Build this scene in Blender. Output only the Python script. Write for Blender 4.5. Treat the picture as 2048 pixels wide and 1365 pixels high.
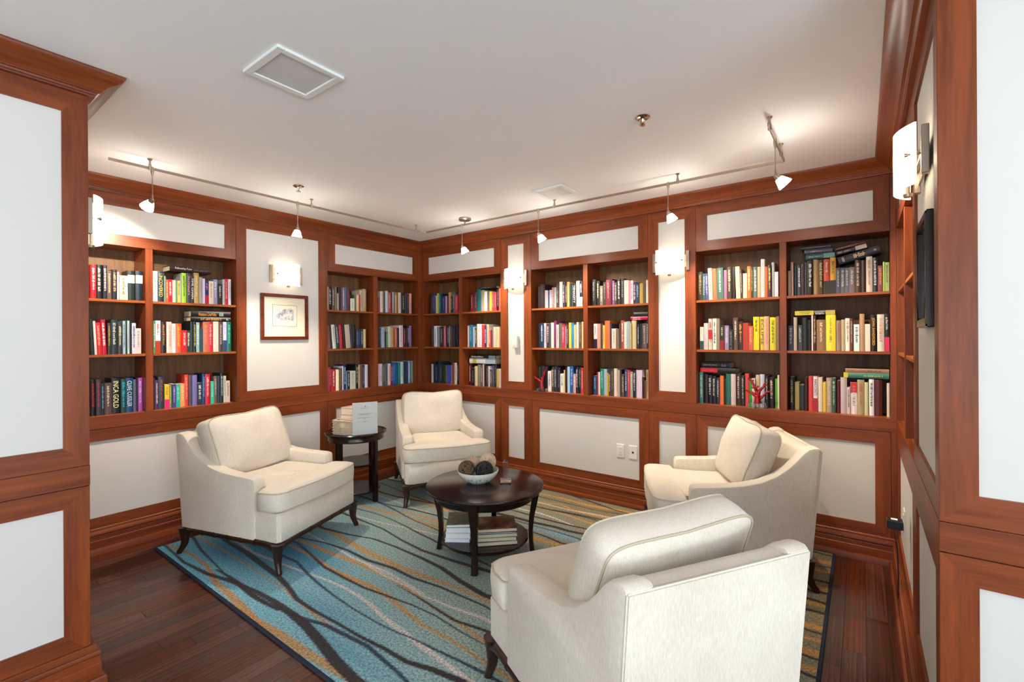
import bpy, bmesh, math, random
import numpy as np
from mathutils import Vector, Matrix

# ---------------------------------------------------------------- clear
for o in list(bpy.data.objects): bpy.data.objects.remove(o, do_unlink=True)
SC = bpy.context.scene
COL = SC.collection
random.seed(7)
PI = math.pi

# ---------------------------------------------------------------- camera
CX, CY, CH = 4.2031, -3.8267, 1.45
YAW, ROLL, FPX, SY = 0.6412, -0.0055, 938.555, -6.98
fw = Vector((-math.sin(YAW), math.cos(YAW), 0)); rt = Vector((math.cos(YAW), math.sin(YAW), 0)); up = Vector((0, 0, 1))
r2 = rt*math.cos(ROLL) + up*math.sin(ROLL); u2 = up*math.cos(ROLL) - rt*math.sin(ROLL)
cam = bpy.data.cameras.new('camera'); camo = bpy.data.objects.new('camera', cam); COL.objects.link(camo)
camo.matrix_world = Matrix(((r2.x, u2.x, -fw.x, CX), (r2.y, u2.y, -fw.y, CY), (r2.z, u2.z, -fw.z, CH), (0, 0, 0, 1)))
cam.sensor_width = 36.0; cam.sensor_fit = 'HORIZONTAL'; cam.lens = 36.0*FPX/2048; cam.shift_y = SY/2048; cam.clip_start = 0.05
SC.camera = camo

# ---------------------------------------------------------------- world, daylight, exposure
w = bpy.data.worlds.new('sky'); SC.world = w; w.use_nodes = True
bg = w.node_tree.nodes['Background']; bg.inputs[0].default_value = (0.80, 0.90, 1.0, 1); bg.inputs[1].default_value = 0.7
SC.view_settings.view_transform = 'Standard'; SC.view_settings.look = 'None'
SC.view_settings.gamma = 1.0; SC.view_settings.use_curve_mapping = False
SC.view_settings.exposure = 1.0

def area(name, loc, rot, sx, sy, power, col):
    l = bpy.data.lights.new(name, 'AREA'); l.shape = 'RECTANGLE'; l.size = sx; l.size_y = sy; l.energy = power; l.color = col
    o = bpy.data.objects.new(name, l); COL.objects.link(o); o.location = loc; o.rotation_euler = rot; return o
# daylight entering by the large windows of the lounge behind the camera
area('window_daylight_south', (5.2, -8.85, 1.35), (PI/2+math.radians(52), 0, 0), 5.6, 2.0, 80, (0.80, 0.91, 1.0))
area('window_daylight_east', (8.85, -5.5, 1.35), (PI/2+math.radians(60), 0, PI/2), 5.2, 2.0, 245, (0.80, 0.91, 1.0))
SCONCE_W, SPOT_W = 0.20, 37.0
WARM = (1.0, 0.74, 0.48)

# ---------------------------------------------------------------- materials
def lin(c):
    return tuple((x/12.92 if x <= 0.04045 else ((x+0.055)/1.055)**2.4) for x in c)
def h3(s, k=1.0):
    return lin(tuple(min(1, int(ch, 16)/15*k) for ch in s)) + (1,)
def srgb(r, g, b): return lin((r/255, g/255, b/255)) + (1,)
def new_mat(name):
    m = bpy.data.materials.new(name); m.use_nodes = True
    nt = m.node_tree; p = nt.nodes['Principled BSDF']; return m, nt, p
def N(nt, t, **kw):
    n = nt.nodes.new(t)
    for k, v in kw.items():
        if k in n.inputs: n.inputs[k].default_value = v
        else: setattr(n, k, v)
    return n
def simple(name, col, rough=0.5, metal=0.0, spec=0.5, noise=0.0, nscale=20, bump=0.0):
    m, nt, p = new_mat(name); p.inputs['Base Color'].default_value = col; p.inputs['Roughness'].default_value = rough
    p.inputs['Metallic'].default_value = metal; p.inputs['Specular IOR Level'].default_value = spec
    if noise or bump:
        tc = N(nt, 'ShaderNodeTexCoord'); nz = N(nt, 'ShaderNodeTexNoise', Scale=nscale, Detail=5.0)
        nt.links.new(tc.outputs['Object'], nz.inputs['Vector'])
        if noise:
            mx = N(nt, 'ShaderNodeMix', data_type='RGBA'); mx.inputs[6].default_value = tuple(c*(1-noise) for c in col[:3])+(1,); mx.inputs[7].default_value = tuple(min(1, c*(1+noise)) for c in col[:3])+(1,)
            nt.links.new(nz.outputs['Fac'], mx.inputs[0]); nt.links.new(mx.outputs[2], p.inputs['Base Color'])
        if bump:
            b = N(nt, 'ShaderNodeBump', Strength=bump, Distance=0.002); nt.links.new(nz.outputs['Fac'], b.inputs['Height']); nt.links.new(b.outputs['Normal'], p.inputs['Normal'])
    return m
def wood(name, dark, light, axis, rough=0.32, scale=1.0, rand=0.0, coat=0.0):
    """straight-grained wood, grain running along the given local axis"""
    m, nt, p = new_mat(name); L = nt.links.new
    tc = N(nt, 'ShaderNodeTexCoord'); mp = N(nt, 'ShaderNodeMapping')
    sc = [14*scale]*3; sc['xyz'.index(axis)] = 0.9*scale
    mp.inputs['Scale'].default_value = sc
    L(tc.outputs['Object'], mp.inputs['Vector'])
    oi = N(nt, 'ShaderNodeObjectInfo')
    off = N(nt, 'ShaderNodeMath', operation='MULTIPLY'); off.inputs[1].default_value = 37.0; L(oi.outputs['Random'], off.inputs[0])
    cb = N(nt, 'ShaderNodeCombineXYZ'); [L(off.outputs[0], cb.inputs[i]) for i in range(3)]
    L(cb.outputs[0], mp.inputs['Location'])
    n1 = N(nt, 'ShaderNodeTexNoise', Scale=1.0, Detail=4.0, Roughness=0.6, Distortion=0.4); L(mp.outputs[0], n1.inputs['Vector'])
    n2 = N(nt, 'ShaderNodeTexNoise', Scale=9.0, Detail=3.0, Roughness=0.6); L(mp.outputs[0], n2.inputs['Vector'])
    mix = N(nt, 'ShaderNodeMath', operation='MULTIPLY_ADD'); mix.inputs[1].default_value = 0.35; L(n2.outputs['Fac'], mix.inputs[0]); 
    sub = N(nt, 'ShaderNodeMath', operation='SUBTRACT'); sub.inputs[1].default_value = 0.175; L(n1.outputs['Fac'], sub.inputs[0]); L(sub.outputs[0], mix.inputs[2])
    cr = N(nt, 'ShaderNodeValToRGB'); cr.color_ramp.elements[0].position = 0.28; cr.color_ramp.elements[1].position = 0.75
    cr.color_ramp.elements[0].color = dark; cr.color_ramp.elements[1].color = light
    L(mix.outputs[0], cr.inputs[0])
    out = cr.outputs[0]
    if rand:
        hs = N(nt, 'ShaderNodeHueSaturation'); L(out, hs.inputs['Color'])
        mr = N(nt, 'ShaderNodeMapRange'); mr.inputs[3].default_value = 1-rand; mr.inputs[4].default_value = 1+rand
        L(oi.outputs['Random'], mr.inputs[0]); L(mr.outputs[0], hs.inputs['Value'])
        m2 = N(nt, 'ShaderNodeMath', operation='MULTIPLY'); m2.inputs[1].default_value = 7.31; L(oi.outputs['Random'], m2.inputs[0])
        fr = N(nt, 'ShaderNodeMath', operation='FRACT'); L(m2.outputs[0], fr.inputs[0])
        mr2 = N(nt, 'ShaderNodeMapRange'); mr2.inputs[3].default_value = 0.8; mr2.inputs[4].default_value = 1.12; L(fr.outputs[0], mr2.inputs[0]); L(mr2.outputs[0], hs.inputs['Saturation'])
        out = hs.outputs[0]
    L(out, p.inputs['Base Color'])
    p.inputs['Roughness'].default_value = rough; p.inputs['Specular IOR Level'].default_value = 0.35; p.inputs['Coat Weight'].default_value = coat; p.inputs['Coat Roughness'].default_value = 0.15
    bp = N(nt, 'ShaderNodeBump', Strength=0.08, Distance=0.001); L(n2.outputs['Fac'], bp.inputs['Height']); L(bp.outputs[0], p.inputs['Normal'])
    return m
M = {}
CD, CL = srgb(96, 41, 16), srgb(150, 74, 33)
for a in 'xyz': M['cherry_'+a] = wood('cherry_wood_'+a, CD, CL, a, 0.36)
M['back_wood'] = wood('bookcase_back_wood', srgb(88, 58, 34), srgb(138, 100, 62), 'z', 0.5, 1.6)
M['shelf_wood'] = wood('shelf_wood', srgb(128, 62, 24), srgb(178, 100, 48), 'x', 0.35)
for a in 'x': M['floor'] = wood('floor_board_wood', srgb(56, 25, 16), srgb(114, 58, 35), 'y', 0.24, 1.3, 0.34, 0.15)
M['espresso'] = wood('espresso_wood', srgb(18, 7, 6), srgb(44, 17, 12), 'x', 0.22, 1.0, 0, 0.08)
M['leg_wood'] = wood('chair_leg_wood', srgb(26, 13, 9), srgb(62, 32, 22), 'z', 0.28, 1.0, 0, 0.2)
M['white'] = simple('painted_panel_white', srgb(216, 213, 208), 0.55, noise=0.015, nscale=3)
M['ceiling'] = simple('ceiling_paint', srgb(242, 241, 241), 0.85, noise=0.01, nscale=2)
M['plaster'] = simple('plaster', srgb(214, 208, 200), 0.8)
M['nickel'] = simple('brushed_nickel', srgb(176, 160, 146), 0.32, 1.0)
M['chrome'] = simple('chrome', srgb(200, 180, 165), 0.12, 1.0)
M['black'] = simple('black_plastic', srgb(18, 18, 20), 0.35)
M['plastic_white'] = simple('white_plastic', srgb(228, 224, 216), 0.4)
M['speaker_frame'] = simple('white_frame_plastic', srgb(232, 232, 230), 0.5)
M['grille'] = simple('speaker_grille', srgb(212, 209, 208), 0.7, noise=0.05, nscale=900)
M['paper'] = simple('paper', srgb(244, 243, 240), 0.7)
M['pages'] = simple('page_edges', srgb(224, 212, 188), 0.8, noise=0.08, nscale=300)
M['mat_board'] = simple('picture_mat_board', srgb(236, 224, 200), 0.8)
M['frame_dark'] = wood('dark_frame_wood', srgb(26, 14, 9), srgb(58, 32, 20), 'z', 0.25)
M['frame_red'] = wood('mahogany_frame_wood', srgb(58, 18, 10), srgb(128, 52, 26), 'x', 0.2, 1, 0, 0.3)
M['coral'] = simple('red_coral', srgb(150, 12, 18), 0.18, noise=0.3, nscale=60)
M['cord'] = M['black']

def fabric():
    m, nt, p = new_mat('cream_chenille'); L = nt.links.new
    tc = N(nt, 'ShaderNodeTexCoord'); mp = N(nt, 'ShaderNodeMapping'); mp.inputs['Scale'].default_value = (260, 260, 40); L(tc.outputs['Object'], mp.inputs['Vector'])
    nz = N(nt, 'ShaderNodeTexNoise', Scale=1.0, Detail=3.0); L(mp.outputs[0], nz.inputs['Vector'])
    n2 = N(nt, 'ShaderNodeTexNoise', Scale=4.0, Detail=4.0); L(tc.outputs['Object'], n2.inputs['Vector'])
    ad = N(nt, 'ShaderNodeMath', operation='MULTIPLY_ADD'); ad.inputs[1].default_value = 0.55; L(nz.outputs['Fac'], ad.inputs[0])
    ml = N(nt, 'ShaderNodeMath', operation='MULTIPLY'); ml.inputs[1].default_value = 0.45; L(n2.outputs['Fac'], ml.inputs[0]); L(ml.outputs[0], ad.inputs[2])
    cr = N(nt, 'ShaderNodeValToRGB'); cr.color_ramp.elements[0].position = 0.3; cr.color_ramp.elements[1].position = 0.68
    cr.color_ramp.elements[0].color = srgb(208, 197, 179); cr.color_ramp.elements[1].color = srgb(236, 228, 213)
    L(ad.outputs[0], cr.inputs[0]); L(cr.outputs[0], p.inputs['Base Color'])
    p.inputs['Roughness'].default_value = 0.85; p.inputs['Sheen Weight'].default_value = 0.25; p.inputs['Specular IOR Level'].default_value = 0.2
    b = N(nt, 'ShaderNodeBump', Strength=0.25, Distance=0.0015); L(nz.outputs['Fac'], b.inputs['Height']); L(b.outputs[0], p.inputs['Normal'])
    return m
M['fabric'] = fabric()
M['piping'] = simple('cream_piping', srgb(196, 182, 156), 0.8)

def rug_mat():
    m, nt, p = new_mat('rug_pile'); L = nt.links.new
    at = N(nt, 'ShaderNodeAttribute', attribute_name='Col'); tc = N(nt, 'ShaderNodeTexCoord')
    nz = N(nt, 'ShaderNodeTexNoise', Scale=85.0, Detail=3.0, Roughness=0.7); L(tc.outputs['Object'], nz.inputs['Vector'])
    cr = N(nt, 'ShaderNodeValToRGB'); cr.color_ramp.elements[0].position = 0.38; cr.color_ramp.elements[1].position = 0.60
    cr.color_ramp.elements[0].color = (0.30, 0.36, 0.44, 1); cr.color_ramp.elements[1].color = (1.15, 1.13, 1.1, 1); L(nz.outputs['Fac'], cr.inputs[0])
    mx = N(nt, 'ShaderNodeMix', data_type='RGBA', blend_type='MULTIPLY'); mx.inputs[0].default_value = 0.85
    L(at.outputs['Color'], mx.inputs[6]); L(cr.outputs[0], mx.inputs[7]); L(mx.outputs[2], p.inputs['Base Color'])
    p.inputs['Roughness'].default_value = 0.95; p.inputs['Specular IOR Level'].default_value = 0.1; p.inputs['Sheen Weight'].default_value = 0.15
    b = N(nt, 'ShaderNodeBump', Strength=0.6, Distance=0.004); L(nz.outputs['Fac'], b.inputs['Height']); L(b.outputs[0], p.inputs['Normal'])
    return m
M['rug'] = rug_mat()
M['rug_edge'] = simple('rug_binding', srgb(30, 42, 62), 0.9)

def objcolor(name, rough, attr=None):
    m, nt, p = new_mat(name)
    if attr: n = N(nt, 'ShaderNodeAttribute', attribute_name=attr); nt.links.new(n.outputs['Color'], p.inputs['Base Color'])
    else: n = N(nt, 'ShaderNodeObjectInfo'); nt.links.new(n.outputs['Color'], p.inputs['Base Color'])
    p.inputs['Roughness'].default_value = rough; return m
M['cover'] = objcolor('book_cover', 0.38); M['print'] = objcolor('printed_ink', 0.45); M['covers_many'] = objcolor('book_covers', 0.4, 'Col')

def shade_mat(name, col, emit, warm):
    """frosted lamp glass: scatters the bulb behind it and glows"""
    m = bpy.data.materials.new(name); m.use_nodes = True; nt = m.node_tree; nt.nodes.clear(); L = nt.links.new
    out = N(nt, 'ShaderNodeOutputMaterial'); tr = N(nt, 'ShaderNodeBsdfTranslucent'); tr.inputs[0].default_value = col
    gl = N(nt, 'ShaderNodeBsdfGlossy', Roughness=0.25); gl.inputs[0].default_value = (1, 1, 1, 1)
    df = N(nt, 'ShaderNodeBsdfDiffuse'); df.inputs[0].default_value = col
    m1 = N(nt, 'ShaderNodeMixShader'); m1.inputs[0].default_value = 0.3; L(tr.outputs[0], m1.inputs[1]); L(df.outputs[0], m1.inputs[2])
    m2 = N(nt, 'ShaderNodeMixShader'); m2.inputs[0].default_value = 0.06; L(m1.outputs[0], m2.inputs[1]); L(gl.outputs[0], m2.inputs[2])
    em = N(nt, 'ShaderNodeEmission'); em.inputs[0].default_value = warm; em.inputs[1].default_value = emit
    ad = N(nt, 'ShaderNodeAddShader'); L(m2.outputs[0], ad.inputs[0]); L(em.outputs[0], ad.inputs[1]); L(ad.outputs[0], out.inputs[0])
    return m
M['sconce_glass'] = shade_mat('frosted_sconce_glass', (0.92, 0.88, 0.78, 1), 0.40, (1, 0.90, 0.70, 1))
M['spot_glass'] = shade_mat('frosted_spot_glass', (0.95, 0.94, 0.9, 1), 22.0, (1, 0.95, 0.86, 1))
def glass(name, col=(1, 1, 1, 1), rough=0.0):
    m, nt, p = new_mat(name); p.inputs['Base Color'].default_value = col; p.inputs['Transmission Weight'].default_value = 1.0; p.inputs['Roughness'].default_value = rough; p.inputs['IOR'].default_value = 1.47; return m
M['acrylic'] = glass('clear_acrylic', (1, 1, 1, 1), 0.0)
M['crystal'] = glass('lightly_frosted_crystal', (0.93, 0.95, 0.96, 1), 0.14)
M['picture_glass'] = glass('picture_glass', (0.9, 0.9, 0.9, 1), 0.02)

def sketch_mat():
    m, nt, p = new_mat('ink_and_wash_print'); L = nt.links.new
    tc = N(nt, 'ShaderNodeTexCoord'); nz = N(nt, 'ShaderNodeTexNoise', Scale=26.0, Detail=8.0, Roughness=0.75); L(tc.outputs['Object'], nz.inputs['Vector'])
    sp = N(nt, 'ShaderNodeSeparateXYZ'); L(tc.outputs['Object'], sp.inputs[0])
    mr = N(nt, 'ShaderNodeMapRange'); mr.inputs[1].default_value = -0.055; mr.inputs[2].default_value = -0.03; L(sp.outputs['Z'], mr.inputs[0])
    mr2 = N(nt, 'ShaderNodeMapRange'); mr2.inputs[1].default_value = 0.075; mr2.inputs[2].default_value = 0.045; L(sp.outputs['Z'], mr2.inputs[0])
    ax = N(nt, 'ShaderNodeMath', operation='ABSOLUTE'); L(sp.outputs['X'], ax.inputs[0])
    mr3 = N(nt, 'ShaderNodeMapRange'); mr3.inputs[1].default_value = 0.09; mr3.inputs[2].default_value = 0.075; L(ax.outputs[0], mr3.inputs[0])
    a = N(nt, 'ShaderNodeMath', operation='MULTIPLY'); L(mr.outputs[0], a.inputs[0]); L(mr2.outputs[0], a.inputs[1])
    b = N(nt, 'ShaderNodeMath', operation='MULTIPLY'); L(a.outputs[0], b.inputs[0]); L(mr3.outputs[0], b.inputs[1])
    cr = N(nt, 'ShaderNodeValToRGB'); e = cr.color_ramp.elements; e[0].position = 0.38; e[0].color = srgb(70, 70, 84); e[1].position = 0.62; e[1].color = srgb(234, 222, 200)
    x = e.new(0.47); x.color = srgb(170, 172, 190)
    L(nz.outputs['Fac'], cr.inputs[0])
    mx = N(nt, 'ShaderNodeMix', data_type='RGBA'); mx.inputs[6].default_value = srgb(238, 228, 206); L(b.outputs[0], mx.inputs[0]); L(cr.outputs[0], mx.inputs[7]); L(mx.outputs[2], p.inputs['Base Color'])
    p.inputs['Roughness'].default_value = 0.7; return m
M['sketch'] = sketch_mat()
def bowl_mat():
    m, nt, p = new_mat('scaled_shell_glaze'); L = nt.links.new
    tc = N(nt, 'ShaderNodeTexCoord'); sp = N(nt, 'ShaderNodeSeparateXYZ'); L(tc.outputs['Object'], sp.inputs[0])
    at = N(nt, 'ShaderNodeMath', operation='ARCTAN2'); L(sp.outputs['Y'], at.inputs[0]); L(sp.outputs['X'], at.inputs[1])
    s1 = N(nt, 'ShaderNodeMath', operation='MULTIPLY'); s1.inputs[1].default_value = 4.5; L(at.outputs[0], s1.inputs[0])
    s2 = N(nt, 'ShaderNodeMath', operation='MULTIPLY'); s2.inputs[1].default_value = 62.0; L(sp.outputs['Z'], s2.inputs[0])
    cb = N(nt, 'ShaderNodeCombineXYZ'); L(s1.outputs[0], cb.inputs[0]); L(s2.outputs[0], cb.inputs[1])
    vo = N(nt, 'ShaderNodeTexVoronoi', Scale=1.0, Randomness=0.35); L(cb.outputs[0], vo.inputs['Vector'])
    cr = N(nt, 'ShaderNodeValToRGB'); e = cr.color_ramp.elements; e[0].position = 0.45; e[0].color = srgb(226, 230, 224); e[1].position = 0.72; e[1].color = srgb(84, 84, 70); L(vo.outputs['Distance'], cr.inputs[0])
    mr = N(nt, 'ShaderNodeMapRange'); mr.inputs[1].default_value = 0.062; mr.inputs[2].default_value = 0.05; L(sp.outputs['Z'], mr.inputs[0])
    mx = N(nt, 'ShaderNodeMix', data_type='RGBA'); mx.inputs[6].default_value = srgb(230, 230, 222); L(mr.outputs[0], mx.inputs[0]); L(cr.outputs[0], mx.inputs[7]); L(mx.outputs[2], p.inputs['Base Color'])
    p.inputs['Roughness'].default_value = 0.18; return m
M['bowl'] = bowl_mat()
def cover_photo(name, a, b, c, sc):
    m, nt, p = new_mat(name); L = nt.links.new
    tc = N(nt, 'ShaderNodeTexCoord'); nz = N(nt, 'ShaderNodeTexNoise', Scale=sc, Detail=5.0, Distortion=0.8); L(tc.outputs['Object'], nz.inputs['Vector'])
    cr = N(nt, 'ShaderNodeValToRGB'); e = cr.color_ramp.elements; e[0].position = 0.35; e[0].color = a; e[1].position = 0.68; e[1].color = c; x = e.new(0.5); x.color = b
    L(nz.outputs['Fac'], cr.inputs[0]); L(cr.outputs[0], p.inputs['Base Color']); p.inputs['Roughness'].default_value = 0.3; return m
M['cover_brown'] = cover_photo('brown_photo_cover', srgb(70, 34, 22), srgb(136, 76, 44), srgb(196, 150, 100), 9)
M['cover_green'] = cover_photo('green_photo_cover', srgb(30, 28, 22), srgb(62, 66, 36), srgb(126, 128, 84), 8)
M['cover_novel'] = cover_photo('pale_novel_cover', srgb(196, 120, 110), srgb(226, 204, 190), srgb(238, 230, 218), 14)

# ---------------------------------------------------------------- mesh helpers
def finish(name, bm, mat, parent=None, smooth=None, loc=None, color=None):
    bmesh.ops.recalc_face_normals(bm, faces=bm.faces)
    me = bpy.data.meshes.new(name); bm.to_mesh(me); bm.free()
    mats = mat if isinstance(mat, (list, tuple)) else [mat]
    for m in mats: me.materials.append(M[m] if isinstance(m, str) else m)
    if smooth is not None:
        me.polygons.foreach_set('use_smooth', [True]*len(me.polygons)); me.set_sharp_from_angle(angle=math.radians(smooth))
    o = bpy.data.objects.new(name, me); COL.objects.link(o)
    if parent is not None: o.parent = parent
    if loc is not None: o.location = loc
    if color is not None: o.color = color
    return o
def tag(o, label, cat=None, group=None):
    o['label'] = label
    if cat: o['category'] = cat
    if group: o['group'] = group
    return o
def thing(name, label, cat, loc=(0, 0, 0), rz=0.0, group=None):
    o = bpy.data.objects.new(name, None); COL.objects.link(o); o.location = loc; o.rotation_euler = (0, 0, rz); o.empty_display_size = 0.1
    return tag(o, label, cat, group)
def struct(o): o['kind'] = 'structure'; return o
def bx(bm, x0, x1, y0, y1, z0, z1, bev=0.0, seg=1, mat=None):
    b = bmesh.new() if bev else bm
    v = [b.verts.new(p) for p in ((x0, y0, z0), (x1, y0, z0), (x1, y1, z0), (x0, y1, z0), (x0, y0, z1), (x1, y0, z1), (x1, y1, z1), (x0, y1, z1))]
    fs = [b.faces.new([v[i] for i in f]) for f in ((3, 2, 1, 0), (4, 5, 6, 7), (0, 1, 5, 4), (1, 2, 6, 5), (2, 3, 7, 6), (3, 0, 4, 7))]
    if mat is not None:
        for f in fs: f.material_index = mat
    if bev:
        bmesh.ops.bevel(b, geom=b.edges[:], offset=bev, segments=seg, affect='EDGES', profile=0.5)
        merge(bm, b)
    return bm
def merge(bm, b, mtx=None):
    if mtx is not None: bmesh.ops.transform(b, matrix=mtx, verts=b.verts)
    me = bpy.data.meshes.new('tmp'); b.to_mesh(me); b.free(); bm.from_mesh(me); bpy.data.meshes.remove(me)
def prism(bm, pts, axis, a0, a1):
    """extrude a polygon; axis 'x','y','z' is the extrusion axis; pts are the two other coordinates in xyz order"""
    def P(p, a): return {'x': (a, p[0], p[1]), 'y': (p[0], a, p[1]), 'z': (p[0], p[1], a)}[axis]
    A = [bm.verts.new(P(p, a0)) for p in pts]; B = [bm.verts.new(P(p, a1)) for p in pts]; n = len(pts)
    bm.faces.new(A); bm.faces.new(B[::-1])
    for i in range(n): bm.faces.new((A[i], B[i], B[(i+1) % n], A[(i+1) % n]))
    return bm
def tube(bm, path, r, seg=8, closed=False, caps=True):
    pts = [Vector(p) for p in path]; n = len(pts); rr = r if isinstance(r, (list, tuple)) else [r]*n
    rings = []; nrm = None
    for i, p in enumerate(pts):
        if closed: t = pts[(i+1) % n]-pts[i-1]
        else: t = pts[min(i+1, n-1)]-pts[max(i-1, 0)]
        t.normalize()
        if nrm is None:
            a = Vector((0, 0, 1)) if abs(t.z) < 0.9 else Vector((1, 0, 0)); nrm = t.cross(a).normalized()
        else:
            nrm = (nrm - t*nrm.dot(t)).normalized()
        bi = t.cross(nrm)
        rings.append([bm.verts.new(p+(nrm*math.cos(2*PI*k/seg)+bi*math.sin(2*PI*k/seg))*rr[i]) for k in range(seg)])
    m = n if closed else n-1
    for i in range(m):
        A, B = rings[i], rings[(i+1) % n]
        for k in range(seg): bm.faces.new((A[k], A[(k+1) % seg], B[(k+1) % seg], B[k]))
    if caps and not closed: bm.faces.new(rings[0][::-1]); bm.faces.new(rings[-1])
    return bm
def lathe(bm, prof, seg=32, cx=0, cy=0, z=0):
    rings = []
    for r, h in prof:
        if r < 1e-5: rings.append([bm.verts.new((cx, cy, z+h))])
        else: rings.append([bm.verts.new((cx+r*math.cos(2*PI*k/seg), cy+r*math.sin(2*PI*k/seg), z+h)) for k in range(seg)])
    for A, B in zip(rings, rings[1:]):
        for k in range(seg):
            k2 = (k+1) % seg
            if len(A) == 1 and len(B) == 1: continue
            if len(A) == 1: bm.faces.new((A[0], B[k], B[k2]))
            elif len(B) == 1: bm.faces.new((A[k], A[k2], B[0]))
            else: bm.faces.new((A[k], A[k2], B[k2], B[k]))
    return bm
def rings_mesh(bm, rings, cap=True):
    R = [[bm.verts.new(p) for p in r] for r in rings]
    for A, B in zip(R, R[1:]):
        n = len(A)
        for k in range(n): bm.faces.new((A[k], A[(k+1) % n], B[(k+1) % n], B[k]))
    if cap: bm.faces.new(R[0][::-1]); bm.faces.new(R[-1])
    return bm

# ---------------------------------------------------------------- room layout (metres)
H = 2.57; FZ = -0.012
W = 4.3763; YQ = -3.3056; XP = 1.5808; YS = -2.0290
ZCR = 2.478; ZPT = 2.392; ZTB = 2.195; ZOP = 2.116; ZS = (1.7337, 1.3465); ZSILL = 0.920; ZPB = 1.004; ZRB = 0.834; ZLW = 0.753; ZLB = 0.230; ZBT = 0.160
FAR = 9.0
LW = {}   # wall roots
def wall_root(name, loc, rz, bm):
    o = finish(name, bm, 'plaster'); o.location = loc; o.rotation_euler = (0, 0, rz); struct(o); LW[name] = o; return o
DB = 0.30
b = bmesh.new(); bx(b, YQ-0.05, 0.30, DB, DB+0.06, FZ, H+0.02); wall_root('wall_left', (0, 0, 0), PI/2, b)
b = bmesh.new(); bx(b, -0.30, W+0.30, DB, DB+0.06, FZ, H+0.02); wall_root('wall_back', (0, 0, 0), 0, b)
b = bmesh.new(); bx(b, -0.30, -YS-0.03, DB, DB+0.06, FZ, H+0.02); wall_root('wall_right', (W, 0, 0), -PI/2, b)
b = bmesh.new(); bx(b, -FAR, YQ-0.025, 0.024, 0.10, FZ, H+0.02); wall_root('wall_front_left', (XP, 0, 0), PI/2, b)
b = bmesh.new(); bx(b, -XP+0.024, 0.30, 0.024, 0.10, FZ, H+0.02); wall_root('wall_front_return', (0, YQ, 0), PI, b)
b = bmesh.new(); bx(b, W+0.024, FAR, 0.024, 0.10, FZ, H+0.02); wall_root('wall_front_right', (0, YS, 0), 0, b)

def trap(bm, pts, d0, d1): prism(bm, pts, 'y', d0, d1)
G = 0.0014
def framed(parent, u0, u1, z0, z1, wl, wr, wt, wb, gl=None, axis=None):
    """mitred frame of two stiles and two rails round a recessed white panel, in wall coordinates (u along, d into the wall)"""
    a, c = u0+G, u1-G; lo, hi = z0+G, z1-G
    i0, i1, j0, j1 = u0+wl, u1-wr, z0+wb, z1-wt
    T = 0.022
    for pts in (((a, lo), (i0, j0), (i0, j1), (a, hi)), ((c, lo), (c, hi), (i1, j1), (i1, j0))):
        m = bmesh.new(); trap(m, pts, 0, T); finish('stile', m, 'cherry_z', parent)
    for pts in (((a, lo), (c, lo), (i1, j0), (i0, j0)), ((a, hi), (i0, j1), (i1, j1), (c, hi))):
        m = bmesh.new(); trap(m, pts, 0, T); finish('rail', m, 'cherry_x', parent)
    m = bmesh.new(); bx(m, i0-0.008, i1+0.008, 0.010, 0.018, j0-0.008, j1+0.008); finish('panel', m, 'white', parent)
def post(parent, u0, u1, z0=FZ, z1=H):
    m = bmesh.new(); bx(m, u0+G/2, u1-G/2, 0, 0.03, z0, z1); finish('post', m, 'cherry_z', parent)
def rail_strip(parent, u0, u1):
    m = bmesh.new(); bx(m, u0, u1, -0.001, 0.024, ZRB+G, ZSILL-G/2, 0.0008); finish('chair_rail', m, 'cherry_x', parent)

FWID = 0.085
def bookcase(wall, u0, u1, div, label, hl=0.085, hr=0.085):
    """built-in bookcase: interior, divider, four shelves and the framed header above"""
    wr = LW[wall]
    t = thing('bookcase', label, 'bookcase', wr.location, wr.rotation_euler.z, 'built-in bookcases')
    D0, D1 = 0.0, 0.262
    for s, (a, c) in enumerate(((u0-0.018, u0), (u1, u1+0.018))):
        m = bmesh.new(); bx(m, a, c, 0.023, D1, ZSILL-0.02, ZOP+0.02); finish('side_panel', m, 'cherry_z', t)
    m = bmesh.new(); bx(m, u0-0.018, u1+0.018, D1, D1+0.008, ZSILL-0.02, ZOP+0.02); finish('back_panel', m, 'back_wood', t)
    m = bmesh.new(); bx(m, u0, u1, 0.0245, D1, ZSILL-0.02, ZSILL); finish('bottom_board', m, 'shelf_wood', t)
    m = bmesh.new(); bx(m, u0, u1, 0.0235, D1, ZOP+0.001, ZOP+0.02); finish('top_board', m, 'cherry_x', t)
    m = bmesh.new(); bx(m, div[0], div[1], 0.003, D1, ZSILL, ZOP, 0.001); finish('divider', m, 'cherry_z', t)
    for z in ZS:
        for a, c in ((u0, div[0]), (div[1], u1)):
            m = bmesh.new(); bx(m, a+0.0008, c-0.0008, 0.006, D1, z-0.018, z, 0.0012); finish('shelf', m, 'shelf_wood', t)
    framed(t, u0, u1, ZOP, ZCR+0.004, hl, hr, ZCR+0.004-ZPT, ZTB-ZOP)
    return t

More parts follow.
